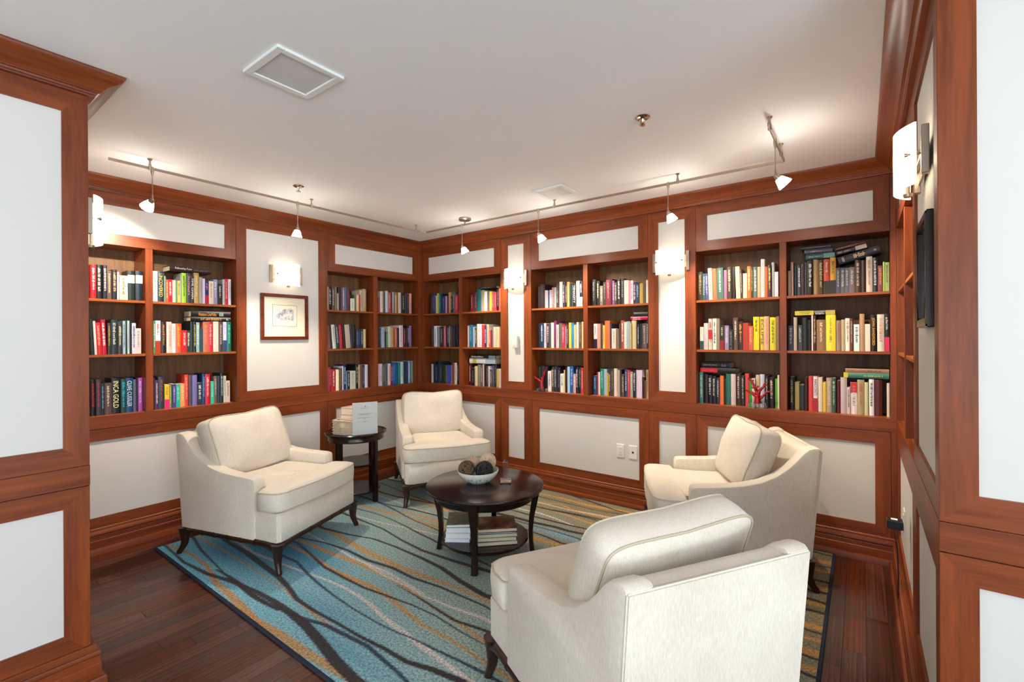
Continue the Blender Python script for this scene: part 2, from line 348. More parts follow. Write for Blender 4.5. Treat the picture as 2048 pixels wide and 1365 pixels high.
# left wall: pier bookcase, picture panel, corner bookcase
wl = LW['wall_left']
YB = (-3.262, -2.0555, -1.216, -0.0466)
bookcase('wall_left', YB[0], YB[1], (-2.677, -2.632), 'cherry built-in bookcase between the front pier and the framed print panel', 0.085, 0.085)
bookcase('wall_left', YB[2], YB[3], (-0.674, -0.620), 'cherry built-in bookcase in the corner above the round side table', 0.084, 0.076)
framed(wl, YB[1], YB[2], ZSILL, ZCR+0.004, 0.082, 0.092, ZCR+0.004-ZPT, ZPB-ZSILL)
post(wl, YB[3], -0.0, ZBT-0.02, ZCR+0.01); post(wl, YQ, YB[0], ZBT-0.02, ZCR+0.01)
rail_strip(wl, YQ, 0.0)
for a, c in ((YB[0], YB[1]), (YB[1], YB[2]), (YB[2], YB[3])): framed(wl, a, c, ZBT-0.02, ZRB, 0.085, 0.085, ZRB-ZLW, ZLB-ZBT+0.02)
# back wall
wb = LW['wall_back']
XB = (0.0395, 1.2009, 1.5853, 2.7696, 3.1544, 4.3468)
bookcase('wall_back', XB[0], XB[1], (0.608, 0.654), 'cherry built-in bookcase behind the corner armchair, beside the motion sensor panel')
bookcase('wall_back', XB[2], XB[3], (2.159, 2.203), 'cherry built-in bookcase between the two narrow sconce panels, above the wall outlets')
bookcase('wall_back', XB[4], XB[5], (3.731, 3.774), 'cherry built-in bookcase with a tilted black volume, beside the end wall')
framed(wb, XB[1], XB[2], ZSILL, ZCR+0.004, 0.092, 0.090, ZCR+0.004-ZPT, ZPB-ZSILL)
framed(wb, XB[3], XB[4], ZSILL, ZCR+0.004, 0.085, 0.084, ZCR+0.004-ZPT, ZPB-ZSILL)
post(wb, 0.0, XB[0], ZBT-0.02, ZCR+0.01); post(wb, XB[5], W, ZBT-0.02, ZCR+0.01)
rail_strip(wb, 0.0, W)
for a, c, l in ((XB[0], XB[1], .085), (XB[1], XB[2], .092), (XB[2], XB[3], .085), (XB[3], XB[4], .085), (XB[4], XB[5], .081)):
    framed(wb, a, c, ZBT-0.02, ZRB, l, l, ZRB-ZLW, ZLB-ZBT+0.02)
# right wall (u = -y)
wr_ = LW['wall_right']; UB = (0.0466, 1.216, -YS)
bookcase('wall_right', UB[0], UB[1], (0.620, 0.674), 'cherry built-in bookcase on the end wall with a lone blue book')
framed(wr_, UB[1], UB[2], ZSILL, ZCR+0.004, 0.092, 0.082, ZCR+0.004-ZPT, ZPB-ZSILL)
post(wr_, 0.0, UB[0], ZBT-0.02, ZCR+0.01)
rail_strip(wr_, 0.0, UB[2])
for a, c in ((UB[0], UB[1]), (UB[1], UB[2])): framed(wr_, a, c, ZBT-0.02, ZRB, 0.085, 0.085, ZRB-ZLW, ZLB-ZBT+0.02)
# piers
def pier(parent, segs, l=0.082):
    for a, c in segs:
        framed(parent, a, c, ZSILL, ZCR+0.004, l, l, ZCR+0.004-ZPT, ZPB-ZSILL); framed(parent, a, c, ZBT-0.02, ZRB, l, l, ZRB-ZLW, ZLB-ZBT+0.02)
    rail_strip(parent, min(s[0] for s in segs), max(s[1] for s in segs))
pier(LW['wall_front_left'], ((-5.0, YQ), (-7.0, -5.0), (-9.0, -7.0)))
pier(LW['wall_front_return'], ((-XP, -0.78), (-0.78, 0.0)))
pier(LW['wall_front_right'], ((W, 6.6), (6.6, 9.0)))

# crown and baseboards swept round the plan, mitred at the corners
PLAN = [Vector(p) for p in ((XP, -FAR), (XP, YQ), (0, YQ), (0, 0), (W, 0), (W, YS), (FAR, YS))]
def miter(i):
    def nrm(d): d = d.normalized(); return Vector((d.y, -d.x))
    if i == 0: return nrm(PLAN[1]-PLAN[0])
    if i == len(PLAN)-1: return nrm(PLAN[-1]-PLAN[-2])
    a, c = nrm(PLAN[i]-PLAN[i-1]), nrm(PLAN[i+1]-PLAN[i])
    return (a+c)/(1+a.dot(c))
CROWN = ((0, H), (.105, H), (.105, 2.5655), (.1035, 2.560), (.099, 2.552), (.091, 2.544), (.079, 2.536), (.065, 2.529), (.053, 2.5205), (.044, 2.511), (.038, 2.501), (.0345, 2.501), (.034, 2.496), (.027, 2.494), (.0245, 2.487), (.020, 2.484), (.019, 2.478), (0, 2.478))
BASE = ((0, .160), (.011, .160), (.014, .157), (.0145, .142), (.019, .139), (.0195, .136), (.026, .134), (.0285, .127), (.028, .118), (.023, .112), (.026, .109), (.0265, .082), (.029, .079), (.0295, .030), (.040, .027), (.0435, .020), (.0445, FZ), (0, FZ))
def sweep(name, i, prof, mat, smooth):
    m = bmesh.new(); p, q = PLAN[i], PLAN[i+1]; a, c = miter(i), miter(i+1)
    A = [m.verts.new((p.x+a.x*d, p.y+a.y*d, z)) for d, z in prof]; B = [m.verts.new((q.x+c.x*d, q.y+c.y*d, z)) for d, z in prof]
    n = len(prof)
    for k in range(n): m.faces.new((A[k], A[(k+1) % n], B[(k+1) % n], B[k]))
    m.faces.new(A[::-1]); m.faces.new(B)
    struct(finish(name, m, mat, smooth=smooth))
for i, nm in enumerate(('front_left', 'front_return', 'left', 'back', 'right', 'front_right')):
    ax = 'cherry_y' if i in (0, 2, 4) else 'cherry_x'
    sweep('trim_%d' % (i+1), i, CROWN, ax, 35); sweep('baseboard_'+nm, i, BASE, ax, 30)

# floor: a base slab and the boards that show, ceiling
b = bmesh.new(); bx(b, -0.3, FAR+0.1, -FAR-0.1, 0.3, FZ-0.12, FZ-0.004); floor = struct(finish('floor', b, simple('floor_joint_brown', srgb(34, 18, 13), 0.5)))  # dark brown base shows in the seams between boards
b = bmesh.new(); bx(b, -0.3, FAR+0.1, -FAR-0.1, 0.3, H, H+0.15); struct(finish('ceiling', b, 'ceiling'))
pm = bmesh.new(); bx(pm, -0.5, 0.5, -0.5, 0.5, 0, 1); bd = bpy.data.meshes.new('board'); pm.to_mesh(bd); pm.free(); bd.materials.append(M['floor'])
BW = 0.091
def boards(x0, x1, y0, y1):
    x = x0
    while x < x1-0.01:
        y = y0 - random.random()*0.5
        while y < y1:
            L = random.choice((0.45, 0.7, 0.95, 1.3, 1.6)); e = min(y+L, y1); s = max(y, y0)
            if e-s > 0.03:
                o = bpy.data.objects.new('board', bd); COL.objects.link(o); o.parent = floor
                o.location = (x+BW/2, (s+e)/2, FZ-0.006); o.scale = (BW-0.0019, e-s-0.0019, 0.006)
            y += L
        x += BW
boards(0.0, 2.55, -4.0, -2.60)      # in front of the rug
boards(0.0, 0.36, -2.60, 0.0)       # between rug and left wall
boards(3.94, 4.40, -2.60, 0.0)      # between rug and end wall
boards(3.60, 4.40, -3.40, -2.60)
b = bmesh.new(); bx(b, XP+0.05, FAR, -FAR, -4.7, FZ-0.003, FZ+0.002); struct(finish('floor_bounce_slab', b, simple('pale_bounce_slab', srgb(196, 186, 170), 0.95)))  # pale slab added out of view to bounce daylight up to the ceiling
# lounge walls and windows behind the camera
def window_wall(name, loc, rz, u0, u1, n):
    m = bmesh.new(); o = None
    bx(m, u0, u1, 0, 0.12, FZ, 0.35); bx(m, u0, u1, 0, 0.12, 2.35, H)
    st = (u1-u0)/n
    for k in range(n+1):
        c = u0+k*st; bx(m, c-0.09, c+0.09, 0, 0.12, 0.35, 2.35)
    o = struct(finish(name, m, 'plaster')); o.location = loc; o.rotation_euler = (0, 0, rz)
    for k in range(n):
        m = bmesh.new(); a, c = u0+k*st+0.09, u0+(k+1)*st-0.09
        for q in ((a, a+0.05, 0.35, 2.35), (c-0.05, c, 0.35, 2.35), (a, c, 0.35, 0.40), (a, c, 2.30, 2.35)): bx(m, q[0], q[1], 0.03, 0.08, q[2], q[3])
        finish('window_frame', m, 'white', o)
window_wall('wall_lounge_south', (0, -FAR, 0), PI, -FAR, -XP, 4)
window_wall('wall_lounge_east', (FAR, 0, 0), -PI/2, -YS, FAR, 4)

# ---------------------------------------------------------------- measured data (millimetres)
RUG = (
    (3, 25, ((293, -2647), (660, -2663), (954, -2635), (1129, -2594), (1256, -2571))),
    (3, 41, ((1256, -2571), (1408, -2552), (1591, -2542), (1803, -2545), (1956, -2556), (2124, -2583), (2306, -2617), (2480, -2637))),
    (2, 19, ((283, -2477), (562, -2526), (855, -2553), (1148, -2580), (1362, -2585), (1656, -2564), (1836, -2542), (2013, -2495), (2162, -2482), (2329, -2468), (2465, -2484), (2574, -2496), (2654, -2510))),
    (3, 30, ((610, -2359), (844, -2357), (1100, -2374), (1331, -2390), (1491, -2413), (1677, -2455), (1861, -2459), (2046, -2450), (2237, -2446), (2400, -2433), (2561, -2430), (2689, -2397), (2840, -2373))),
    (2, 16, ((1056, -2238), (1259, -2226), (1442, -2264), (1619, -2292), (1835, -2315), (2014, -2325), (2185, -2328), (2331, -2321), (2456, -2304), (2584, -2298), (2758, -2285), (2890, -2279))),
    (3, 16, ((977, -2073), (1227, -2114), (1462, -2158), (1681, -2163), (1872, -2161), (2083, -2134), (2239, -2114), (2414, -2108))),
    (3, 16, ((2525, -2079), (2698, -2051))),
    (3, 19, ((960, -2005), (1135, -1958), (1378, -1932), (1606, -1940), (1824, -1910), (2016, -1918), (2239, -1893), (2562, -1890))),
    (3, 28, ((887, -1822), (1166, -1773), (1363, -1713), (1590, -1704), (1875, -1711), (2073, -1728), (2286, -1778), (2494, -1809))),
    (3, 25, ((787, -1552), (1027, -1555), (1278, -1560), (1560, -1609), (1790, -1633), (2050, -1617), (2308, -1588))),
    (0, 33, ((297, -2626), (574, -2589), (843, -2594), (1097, -2646), (1334, -2657), (1538, -2672))),
    (0, 50, ((1868, -2679), (2130, -2665), (2344, -2651), (2474, -2642))),
    (0, 14, ((349, -2449), (736, -2436), (1066, -2431), (1297, -2444), (1422, -2436), (1668, -2461), (1894, -2478), (2133, -2485))),
    (0, 28, ((963, -2122), (1264, -2122), (1494, -2150), (1710, -2142), (1881, -2128), (2049, -2134), (2225, -2170), (2413, -2202), (2618, -2203), (2843, -2223))),
    (0, 28, ((969, -2039), (1248, -2027), (1513, -2008), (1745, -1998), (1939, -2003), (2134, -2022), (2339, -2064), (2572, -2085), (2739, -2114))),
    (0, 39, ((1041, -1821), (1465, -1869), (1783, -1877), (2046, -1868), (2270, -1844), (2519, -1839))),
    (1, 22, ((876, -2334), (1156, -2301), (1389, -2273), (1566, -2247), (1742, -2229), (1916, -2231), (2059, -2246), (2198, -2277), (2342, -2293), (2493, -2313), (2655, -2329), (2867, -2353))),
    (1, 16, ((931, -1943), (1248, -1953), (1510, -1977), (1744, -1968))),
    (1, 25, ((2057, -1999), (2210, -2017), (2424, -2002), (2636, -1977))),
    (1, 19, ((902, -1520), (1185, -1488), (1459, -1429), (1692, -1391))),
    (3, 18, ((243, -727), (399, -722), (552, -700))),
    (3, 18, ((343, -851), (572, -882), (781, -915), (936, -927), (1143, -942))),
    (3, 18, ((586, -1030), (768, -1024), (961, -993), (1196, -949))),
    (3, 18, ((448, -1205), (725, -1210), (901, -1228), (1068, -1255), (1217, -1287), (1366, -1310), (1501, -1319), (1644, -1334))),
    (3, 18, ((774, -1208), (912, -1198), (1031, -1177), (1185, -1150), (1409, -1128))),
    (3, 18, ((737, -1422), (926, -1398), (1094, -1395), (1255, -1409), (1419, -1431), (1568, -1455), (1699, -1469), (1782, -1483))),
    (1, 20, ((723, -1105), (961, -1118), (1160, -1127), (1334, -1123))),
    (0, 35, ((919, -1342), (1075, -1291), (1098, -1233), (1224, -1223), (1380, -1207), (1518, -1218))),
    (0, 35, ((1036, -973), (1248, -999))),
    (0, 35, ((504, -958), (670, -918), (819, -913))),
    (0, 35, ((1136, -1326), (1248, -1283), (1389, -1293), (1557, -1296))),
    (3, 18, ((1715, -63), (1913, -52), (2082, -6), (2263, 3), (2441, 3), (2613, -5), (2772, -36))),
    (3, 18, ((1868, -45), (2032, -55), (2241, -95), (2402, -135), (2554, -173), (2685, -178), (2844, -196))),
    (3, 18, ((1851, -258), (2040, -263), (2224, -264), (2398, -265), (2550, -236), (2727, -206))),
    (3, 18, ((1993, -485), (2134, -477), (2265, -462), (2427, -451))),
    (3, 18, ((2517, -424), (2658, -404), (2826, -378))),
    (3, 18, ((2086, -680), (2257, -677), (2445, -663), (2604, -649))),
    (3, 18, ((2247, -940), (2363, -951), (2502, -977))),
    (3, 30, ((2053, -788), (2156, -785), (2309, -762), (2440, -767), (2609, -741))),
    (2, 20, ((2179, -839), (2352, -832), (2479, -835), (2574, -843))),
    (1, 20, ((2057, -593), (2217, -613), (2409, -655), (2601, -667))),
    (1, 20, ((2026, -386), (2225, -391), (2411, -357), (2597, -338), (2848, -284))),
    (0, 40, ((1813, -187), (2028, -179), (2258, -196), (2425, -183), (2579, -155), (2823, -155))),
    (0, 40, ((1930, -366), (2113, -323), (2249, -373), (2387, -374))),
    (0, 40, ((2100, -481), (2289, -504), (2436, -529), (2574, -552))),
    (0, 40, ((2297, -1014), (2406, -1018), (2471, -1006))),
    (3, 22, ((3926, -92), (4013, -103))),
    (3, 22, ((3942, -316), (4023, -295))),
    (3, 22, ((3957, -522), (4034, -517))),
    (3, 22, ((3968, -669), (4041, -662))),
    (3, 22, ((3976, -776), (4047, -788))),
    (3, 22, ((3985, -902), (4052, -898))),
    (3, 22, ((4000, -1108), (4062, -1102))),
    (3, 22, ((4016, -1334), (4073, -1326))),
    (3, 22, ((4026, -1469), (4080, -1455))),
    (0, 40, ((3925, -259), (4013, -225))),
    (0, 40, ((3934, -378), (4020, -371))),
    (0, 40, ((3953, -624), (4032, -599))),
    (0, 40, ((3968, -824), (4043, -812))),
    (0, 40, ((3986, -1059), (4055, -1056))),
    (0, 40, ((3995, -1179), (4061, -1174))),
    (0, 40, ((4004, -1289), (4067, -1282))),
    (0, 40, ((4014, -1421), (4073, -1408))),
)
# bookcase, compartment, then per book: start, thickness, height, cover rgb, ink rgb, band kind, band rgb, lean (1/100 rad), shown singly
BOOKS = (
    (0, 1, ((-2975,29,233,204,17,34,255,204,204,0,-1,0,0,0,1), (-2946,33,237,17,17,17,221,204,187,0,-1,0,0,0,1), (-2911,25,237,17,17,34,238,221,204,0,-1,0,0,0,1), (-2886,24,202,85,68,51,238,204,187,0,-1,0,0,0,1), (-2860,28,212,17,17,34,204,170,119,0,-1,0,0,0,1), (-2831,11,198,238,221,221,153,136,136,0,-1,0,0,0,0), (-2819,46,175,221,204,170,204,51,51,0,-1,0,0,0,1), (-2772,43,215,17,34,34,221,204,187,2,-1,0,0,0,1), (-2727,43,218,17,34,51,221,204,187,2,-1,0,0,0,1),)),
    (0, 2, ((-2622,30,229,221,221,221,102,102,102,0,-1,0,0,0,1), (-2590,37,232,17,34,51,204,187,102,0,-1,0,0,0,1), (-2552,11,198,102,136,119,-1,0,0,0,-1,0,0,0,0), (-2540,14,172,170,85,34,255,221,153,0,-1,0,0,0,0), (-2526,27,174,204,17,34,255,204,204,0,-1,0,0,0,1), (-2498,21,171,221,204,187,136,119,102,0,-1,0,0,0,1), (-2476,9,168,85,136,85,-1,0,0,0,-1,0,0,0,0), (-2466,19,171,204,187,102,85,51,34,0,-1,0,0,0,1), (-2447,9,222,136,136,153,-1,0,0,0,-1,0,0,0,0), (-2437,31,234,153,204,34,68,85,51,0,-1,0,0,0,1), (-2405,30,236,51,51,68,204,153,136,0,-1,0,0,0,1), (-2374,20,216,34,34,17,255,255,255,0,-1,0,0,0,1), (-2354,36,243,187,153,85,238,221,170,0,-1,0,0,0,1), (-2317,24,212,170,153,153,-1,0,0,0,-1,0,0,0,1), (-2292,17,203,221,221,238,-1,0,0,0,-1,0,0,0,0), (-2275,26,187,34,34,102,238,153,170,1,204,17,68,0,1), (-2249,34,187,238,221,204,204,136,34,0,-1,0,0,0,1), (-2213,29,204,153,153,187,255,255,255,0,-1,0,0,0,1), (-2182,35,171,34,34,17,238,221,221,0,-1,0,0,0,1), (-2146,15,210,187,187,187,-1,0,0,0,-1,0,0,0,0), (-2130,26,216,187,17,34,255,153,153,0,-1,0,0,0,1), (-2103,21,216,221,221,238,136,153,153,0,-1,0,0,0,1),)),
    (0, 3, ((-2974,18,246,17,34,34,-1,0,0,0,-1,0,0,-4,1), (-2955,13,233,221,204,204,-1,0,0,0,-1,0,0,-4,1), (-2941,27,222,187,34,34,238,170,170,0,-1,0,0,-5,1), (-2913,24,244,170,17,51,255,255,255,0,-1,0,0,-4,1), (-2885,18,221,51,51,34,204,170,85,0,-1,0,0,0,1), (-2866,34,245,34,51,51,204,204,204,0,-1,0,0,0,1), (-2830,27,220,51,51,51,238,221,187,0,-1,0,0,0,1), (-2801,15,237,153,187,204,51,68,85,0,-1,0,0,0,1), (-2786,9,237,17,34,51,-1,0,0,0,-1,0,0,0,0), (-2776,13,240,170,204,204,204,136,136,0,-1,0,0,0,1), (-2762,11,238,0,17,34,-1,0,0,0,-1,0,0,0,1), (-2750,24,223,204,204,221,85,68,119,0,-1,0,0,0,1), (-2726,32,185,221,204,204,153,136,136,0,-1,0,0,0,1),)),
    (0, 4, ((-2622,14,245,34,136,85,255,255,255,0,-1,0,0,0,1), (-2608,34,245,255,238,238,221,68,34,1,170,51,17,0,1), (-2573,33,238,17,17,17,221,136,51,0,-1,0,0,0,1), (-2538,11,237,255,204,204,-1,0,0,0,-1,0,0,0,0), (-2527,23,237,204,187,170,153,136,119,0,-1,0,0,0,1), (-2502,22,224,255,238,238,153,136,136,0,-1,0,0,0,1), (-2479,41,225,221,85,34,255,170,68,0,-1,0,0,0,1), (-2438,32,174,204,17,34,255,204,204,0,-1,0,0,0,1), (-2405,26,171,34,51,51,221,221,204,0,-1,0,0,0,1), (-2378,19,242,17,34,34,-1,0,0,0,-1,0,0,0,1), (-2359,20,243,17,17,17,204,187,51,0,-1,0,0,0,1), (-2338,25,238,136,170,170,221,238,238,0,-1,0,0,0,1), (-2313,20,189,34,68,85,-1,0,0,0,-1,0,0,0,1), (-2292,37,243,187,102,68,221,153,119,0,-1,0,0,0,1), (-2254,36,246,187,34,51,255,187,187,0,-1,0,0,0,1), (-2218,39,247,221,204,187,-1,0,0,0,-1,0,0,0,1), (-2176,33,246,68,51,51,204,187,170,0,-1,0,0,0,1), (-2142,28,246,204,204,238,153,153,187,1,34,68,119,0,1), (-2114,32,247,17,102,85,85,221,187,0,-1,0,0,0,1),)),
    (0, 5, ((-2970,27,252,17,17,17,187,17,34,0,-1,0,0,0,1), (-2943,28,253,51,51,68,187,51,68,0,-1,0,0,0,1), (-2915,20,221,17,34,51,136,187,204,0,-1,0,0,0,1), (-2895,38,223,85,68,68,238,221,187,0,-1,0,0,0,1), (-2856,49,253,17,17,34,238,238,170,0,-1,0,0,0,1), (-2806,31,246,17,68,68,51,187,204,0,-1,0,0,0,1), (-2775,42,249,17,68,119,238,255,255,0,-1,0,0,0,1), (-2732,18,236,102,102,119,-1,0,0,0,-1,0,0,0,1), (-2714,9,248,17,17,51,-1,0,0,0,-1,0,0,0,0), (-2704,25,246,187,85,187,238,221,255,0,-1,0,0,0,1),)),
    (0, 6, ((-2610,9,241,34,17,51,-1,0,0,0,-1,0,0,0,0), (-2600,22,220,68,34,85,238,204,204,0,-1,0,0,0,1), (-2578,38,245,34,51,68,170,85,51,0,-1,0,0,0,1), (-2539,30,181,221,187,34,170,119,17,1,221,17,119,0,1), (-2509,15,178,102,136,68,238,204,119,0,-1,0,0,0,0), (-2492,25,183,68,51,119,204,187,238,0,-1,0,0,0,1), (-2467,29,179,34,170,153,153,238,204,0,-1,0,0,0,1), (-2437,29,181,221,153,85,255,221,153,0,-1,0,0,0,1), (-2407,27,250,204,51,34,255,153,136,0,-1,0,0,0,1), (-2378,24,247,68,68,85,-1,0,0,0,-1,0,0,0,1), (-2353,33,243,119,102,170,-1,0,0,0,-1,0,0,0,1), (-2318,33,177,34,51,68,238,238,238,0,-1,0,0,0,1), (-2285,22,249,17,51,102,153,187,221,0,-1,0,0,0,1), (-2261,36,244,204,17,51,255,204,204,0,-1,0,0,0,1), (-2224,24,182,51,187,153,153,255,221,0,-1,0,0,0,1), (-2199,25,224,102,85,85,204,187,170,0,-1,0,0,0,1), (-2172,21,224,17,51,68,-1,0,0,0,-1,0,0,0,1), (-2151,22,244,34,34,34,238,238,238,0,-1,0,0,0,1), (-2128,21,221,204,204,187,136,153,136,0,-1,0,0,0,1), (-2106,30,178,221,204,187,153,102,102,0,-1,0,0,0,1),)),
    (1, 1, ((-1197,13,230,221,187,170,-1,0,0,0,-1,0,0,0,0), (-1184,38,232,17,17,17,221,221,221,0,-1,0,0,0,1), (-1144,28,236,85,68,51,221,204,187,0,-1,0,0,0,0), (-1115,22,237,119,102,85,-1,0,0,0,-1,0,0,0,0), (-1092,18,172,170,153,136,-1,0,0,0,-1,0,0,0,0), (-1073,25,233,17,34,34,-1,0,0,0,-1,0,0,0,0), (-1047,21,238,102,51,68,-1,0,0,0,-1,0,0,0,0), (-1024,19,234,136,136,153,255,255,255,0,-1,0,0,0,0), (-1005,25,244,85,102,136,-1,0,0,0,-1,0,0,0,0), (-979,43,220,85,34,51,153,85,136,0,-1,0,0,0,1), (-936,47,130,221,221,204,153,136,136,0,-1,0,0,0,0), (-888,23,173,102,102,85,-1,0,0,0,-1,0,0,0,0), (-865,26,172,221,204,153,-1,0,0,0,-1,0,0,0,0), (-838,20,176,170,34,51,-1,0,0,0,-1,0,0,0,0), (-818,29,224,204,187,170,187,85,102,0,-1,0,0,0,0), (-788,46,240,170,153,119,221,204,187,0,-1,0,0,0,1),)),
    (1, 2, ((-585,24,164,153,85,85,-1,0,0,0,-1,0,0,0,0), (-561,39,233,221,204,187,153,153,170,0,-1,0,0,0,0), (-521,28,237,68,68,51,-1,0,0,0,-1,0,0,0,0), (-492,34,242,187,204,221,-1,0,0,0,-1,0,0,0,0), (-456,35,229,170,85,68,221,221,221,0,-1,0,0,0,0), (-421,26,231,119,17,34,-1,0,0,0,-1,0,0,0,0), (-394,9,235,221,187,204,-1,0,0,0,-1,0,0,0,0), (-384,30,237,102,119,119,-1,0,0,0,-1,0,0,0,0), (-354,11,206,255,221,170,-1,0,0,0,-1,0,0,0,0), (-342,37,237,153,102,34,-1,0,0,0,-1,0,0,0,0), (-305,41,238,221,204,204,136,119,119,0,-1,0,0,0,0), (-260,46,230,34,34,34,221,221,221,0,-1,0,0,0,0), (-214,29,233,51,51,68,-1,0,0,0,-1,0,0,0,0), (-184,35,230,34,34,34,153,136,136,0,-1,0,0,0,0), (-148,35,238,221,153,136,-1,0,0,0,-1,0,0,0,0),)),
    (1, 3, ((-1190,23,234,136,85,85,-1,0,0,0,-1,0,0,-8,0), (-1166,26,242,34,34,51,-1,0,0,0,-1,0,0,-8,0), (-1139,35,241,221,221,204,68,68,85,0,-1,0,0,-8,1), (-1101,44,242,51,68,68,221,221,238,0,-1,0,0,-8,1), (-1054,36,244,187,17,51,238,85,102,0,-1,0,0,-8,1), (-1016,24,245,17,17,17,-1,0,0,0,-1,0,0,-8,0), (-991,60,243,204,187,170,-1,0,0,0,-1,0,0,-8,1), (-929,9,246,68,68,102,-1,0,0,0,-1,0,0,-6,0), (-919,45,247,34,34,34,85,85,85,0,-1,0,0,0,1), (-867,15,199,68,68,85,221,221,221,0,-1,0,0,0,0), (-852,38,196,17,51,102,68,153,187,0,-1,0,0,0,0), (-812,29,198,51,51,68,221,221,221,0,-1,0,0,0,0), (-782,27,200,221,204,153,-1,0,0,0,-1,0,0,0,0),)),
    (1, 4, ((-591,17,215,34,34,34,-1,0,0,0,-1,0,0,0,0), (-573,23,215,51,51,68,136,153,153,0,-1,0,0,0,0), (-550,45,221,170,187,204,102,119,136,0,-1,0,0,0,1), (-502,19,176,17,51,51,-1,0,0,0,-1,0,0,0,0), (-481,26,171,85,136,102,170,221,153,0,-1,0,0,0,0), (-454,41,235,204,204,187,-1,0,0,0,-1,0,0,0,1), (-412,33,220,204,153,85,170,119,51,1,34,34,51,0,0), (-379,11,220,102,51,34,-1,0,0,0,-1,0,0,0,0), (-367,38,223,187,102,85,255,204,187,0,-1,0,0,0,0), (-328,27,221,51,34,34,-1,0,0,0,-1,0,0,0,0), (-299,59,250,238,221,221,136,119,119,0,-1,0,0,0,1), (-239,39,222,102,17,51,204,170,170,0,-1,0,0,0,0), (-199,17,220,51,51,34,-1,0,0,0,-1,0,0,0,0), (-181,30,248,17,34,51,255,255,255,0,-1,0,0,0,0), (-151,39,248,153,119,187,-1,0,0,0,-1,0,0,0,0),)),
    (1, 5, ((-1173,15,241,187,85,136,-1,0,0,0,-1,0,0,0,0), (-1157,26,240,187,17,51,238,170,187,0,-1,0,0,0,0), (-1130,50,219,170,34,34,255,255,255,0,-1,0,0,0,1), (-1079,33,213,255,238,204,-1,0,0,0,-1,0,0,0,0), (-1045,33,223,85,68,51,153,136,102,0,-1,0,0,0,1), (-1011,14,245,204,204,221,-1,0,0,0,-1,0,0,0,0), (-996,29,257,17,34,85,204,221,255,0,-1,0,0,0,1), (-967,11,182,102,153,187,-1,0,0,0,-1,0,0,0,0), (-954,34,183,34,51,68,255,204,221,0,-1,0,0,0,0), (-920,67,188,204,204,187,51,136,153,0,-1,0,0,0,1), (-852,35,253,17,34,34,221,204,153,0,-1,0,0,0,1), (-815,10,250,238,204,187,-1,0,0,0,-1,0,0,0,0), (-804,33,249,136,85,51,-1,0,0,0,-1,0,0,0,0), (-771,34,246,51,51,85,153,153,187,0,-1,0,0,0,0), (-736,39,247,221,221,238,-1,0,0,0,-1,0,0,0,1),)),
    (1, 6, ((-563,21,244,221,204,187,-1,0,0,0,-1,0,0,0,0), (-542,38,245,238,221,255,34,68,187,0,-1,0,0,0,0), (-502,36,240,85,102,68,187,204,136,0,-1,0,0,0,0), (-465,35,244,102,102,119,51,17,34,0,-1,0,0,0,0), (-429,38,242,238,221,221,136,119,102,0,-1,0,0,0,0), (-391,25,235,136,17,34,238,204,204,0,-1,0,0,0,0), (-365,48,244,34,102,187,136,187,238,0,-1,0,0,0,1), (-317,34,245,17,85,136,-1,0,0,0,-1,0,0,0,0), (-282,36,246,17,136,119,68,187,153,0,-1,0,0,0,0), (-246,45,253,221,238,238,68,85,102,0,-1,0,0,0,1), (-199,27,251,34,51,51,-1,0,0,0,-1,0,0,0,0), (-171,33,252,34,51,102,-1,0,0,0,-1,0,0,0,0), (-137,34,256,153,187,221,255,255,255,0,-1,0,0,0,0), (-103,14,255,17,34,34,-1,0,0,0,-1,0,0,0,0), (-88,34,260,136,153,136,-1,0,0,0,-1,0,0,0,0),)),
    (2, 1, ((111,37,234,34,34,51,-1,0,0,0,-1,0,0,0,0), (149,25,227,51,51,68,136,136,170,0,-1,0,0,0,0), (175,29,233,51,51,102,153,153,187,0,-1,0,0,0,0), (205,18,211,204,187,153,-1,0,0,0,-1,0,0,0,0), (224,26,235,204,204,85,-1,0,0,0,-1,0,0,0,0), (251,14,228,102,136,136,-1,0,0,0,-1,0,0,0,0), (266,26,237,17,102,119,68,187,204,0,-1,0,0,0,0), (293,26,228,17,34,51,-1,0,0,0,-1,0,0,0,0), (319,42,196,17,51,102,102,170,221,0,-1,0,0,0,0), (362,34,196,187,136,170,238,170,204,0,-1,0,0,0,0), (397,17,202,34,34,34,-1,0,0,0,-1,0,0,0,0), (415,31,236,187,136,85,-1,0,0,0,-1,0,0,0,0), (446,25,186,51,34,34,221,221,221,0,-1,0,0,0,0), (472,42,237,68,85,85,204,187,187,0,-1,0,0,0,0), (516,46,199,187,34,68,238,204,153,0,-1,0,0,0,0),)),
    (2, 2, ((761,32,186,136,17,51,238,170,187,0,-1,0,0,0,0), (794,18,165,85,68,51,-1,0,0,0,-1,0,0,0,0), (813,29,214,102,17,51,221,153,170,0,-1,0,0,0,0), (843,57,240,17,102,102,-1,0,0,0,-1,0,0,0,1), (901,18,226,153,153,170,-1,0,0,0,-1,0,0,0,0), (920,27,229,187,153,102,-1,0,0,0,-1,0,0,0,0), (948,41,213,221,221,221,-1,0,0,0,-1,0,0,0,0), (989,31,210,102,85,85,-1,0,0,0,-1,0,0,0,0), (1021,34,208,204,170,51,-1,0,0,0,-1,0,0,0,0), (1056,28,199,204,51,68,255,153,153,0,-1,0,0,0,0), (1084,32,197,204,51,68,255,153,153,0,-1,0,0,0,0), (1117,38,227,34,17,17,153,136,136,0,-1,0,0,0,0), (1155,20,232,204,85,68,-1,0,0,0,-1,0,0,0,0),)),
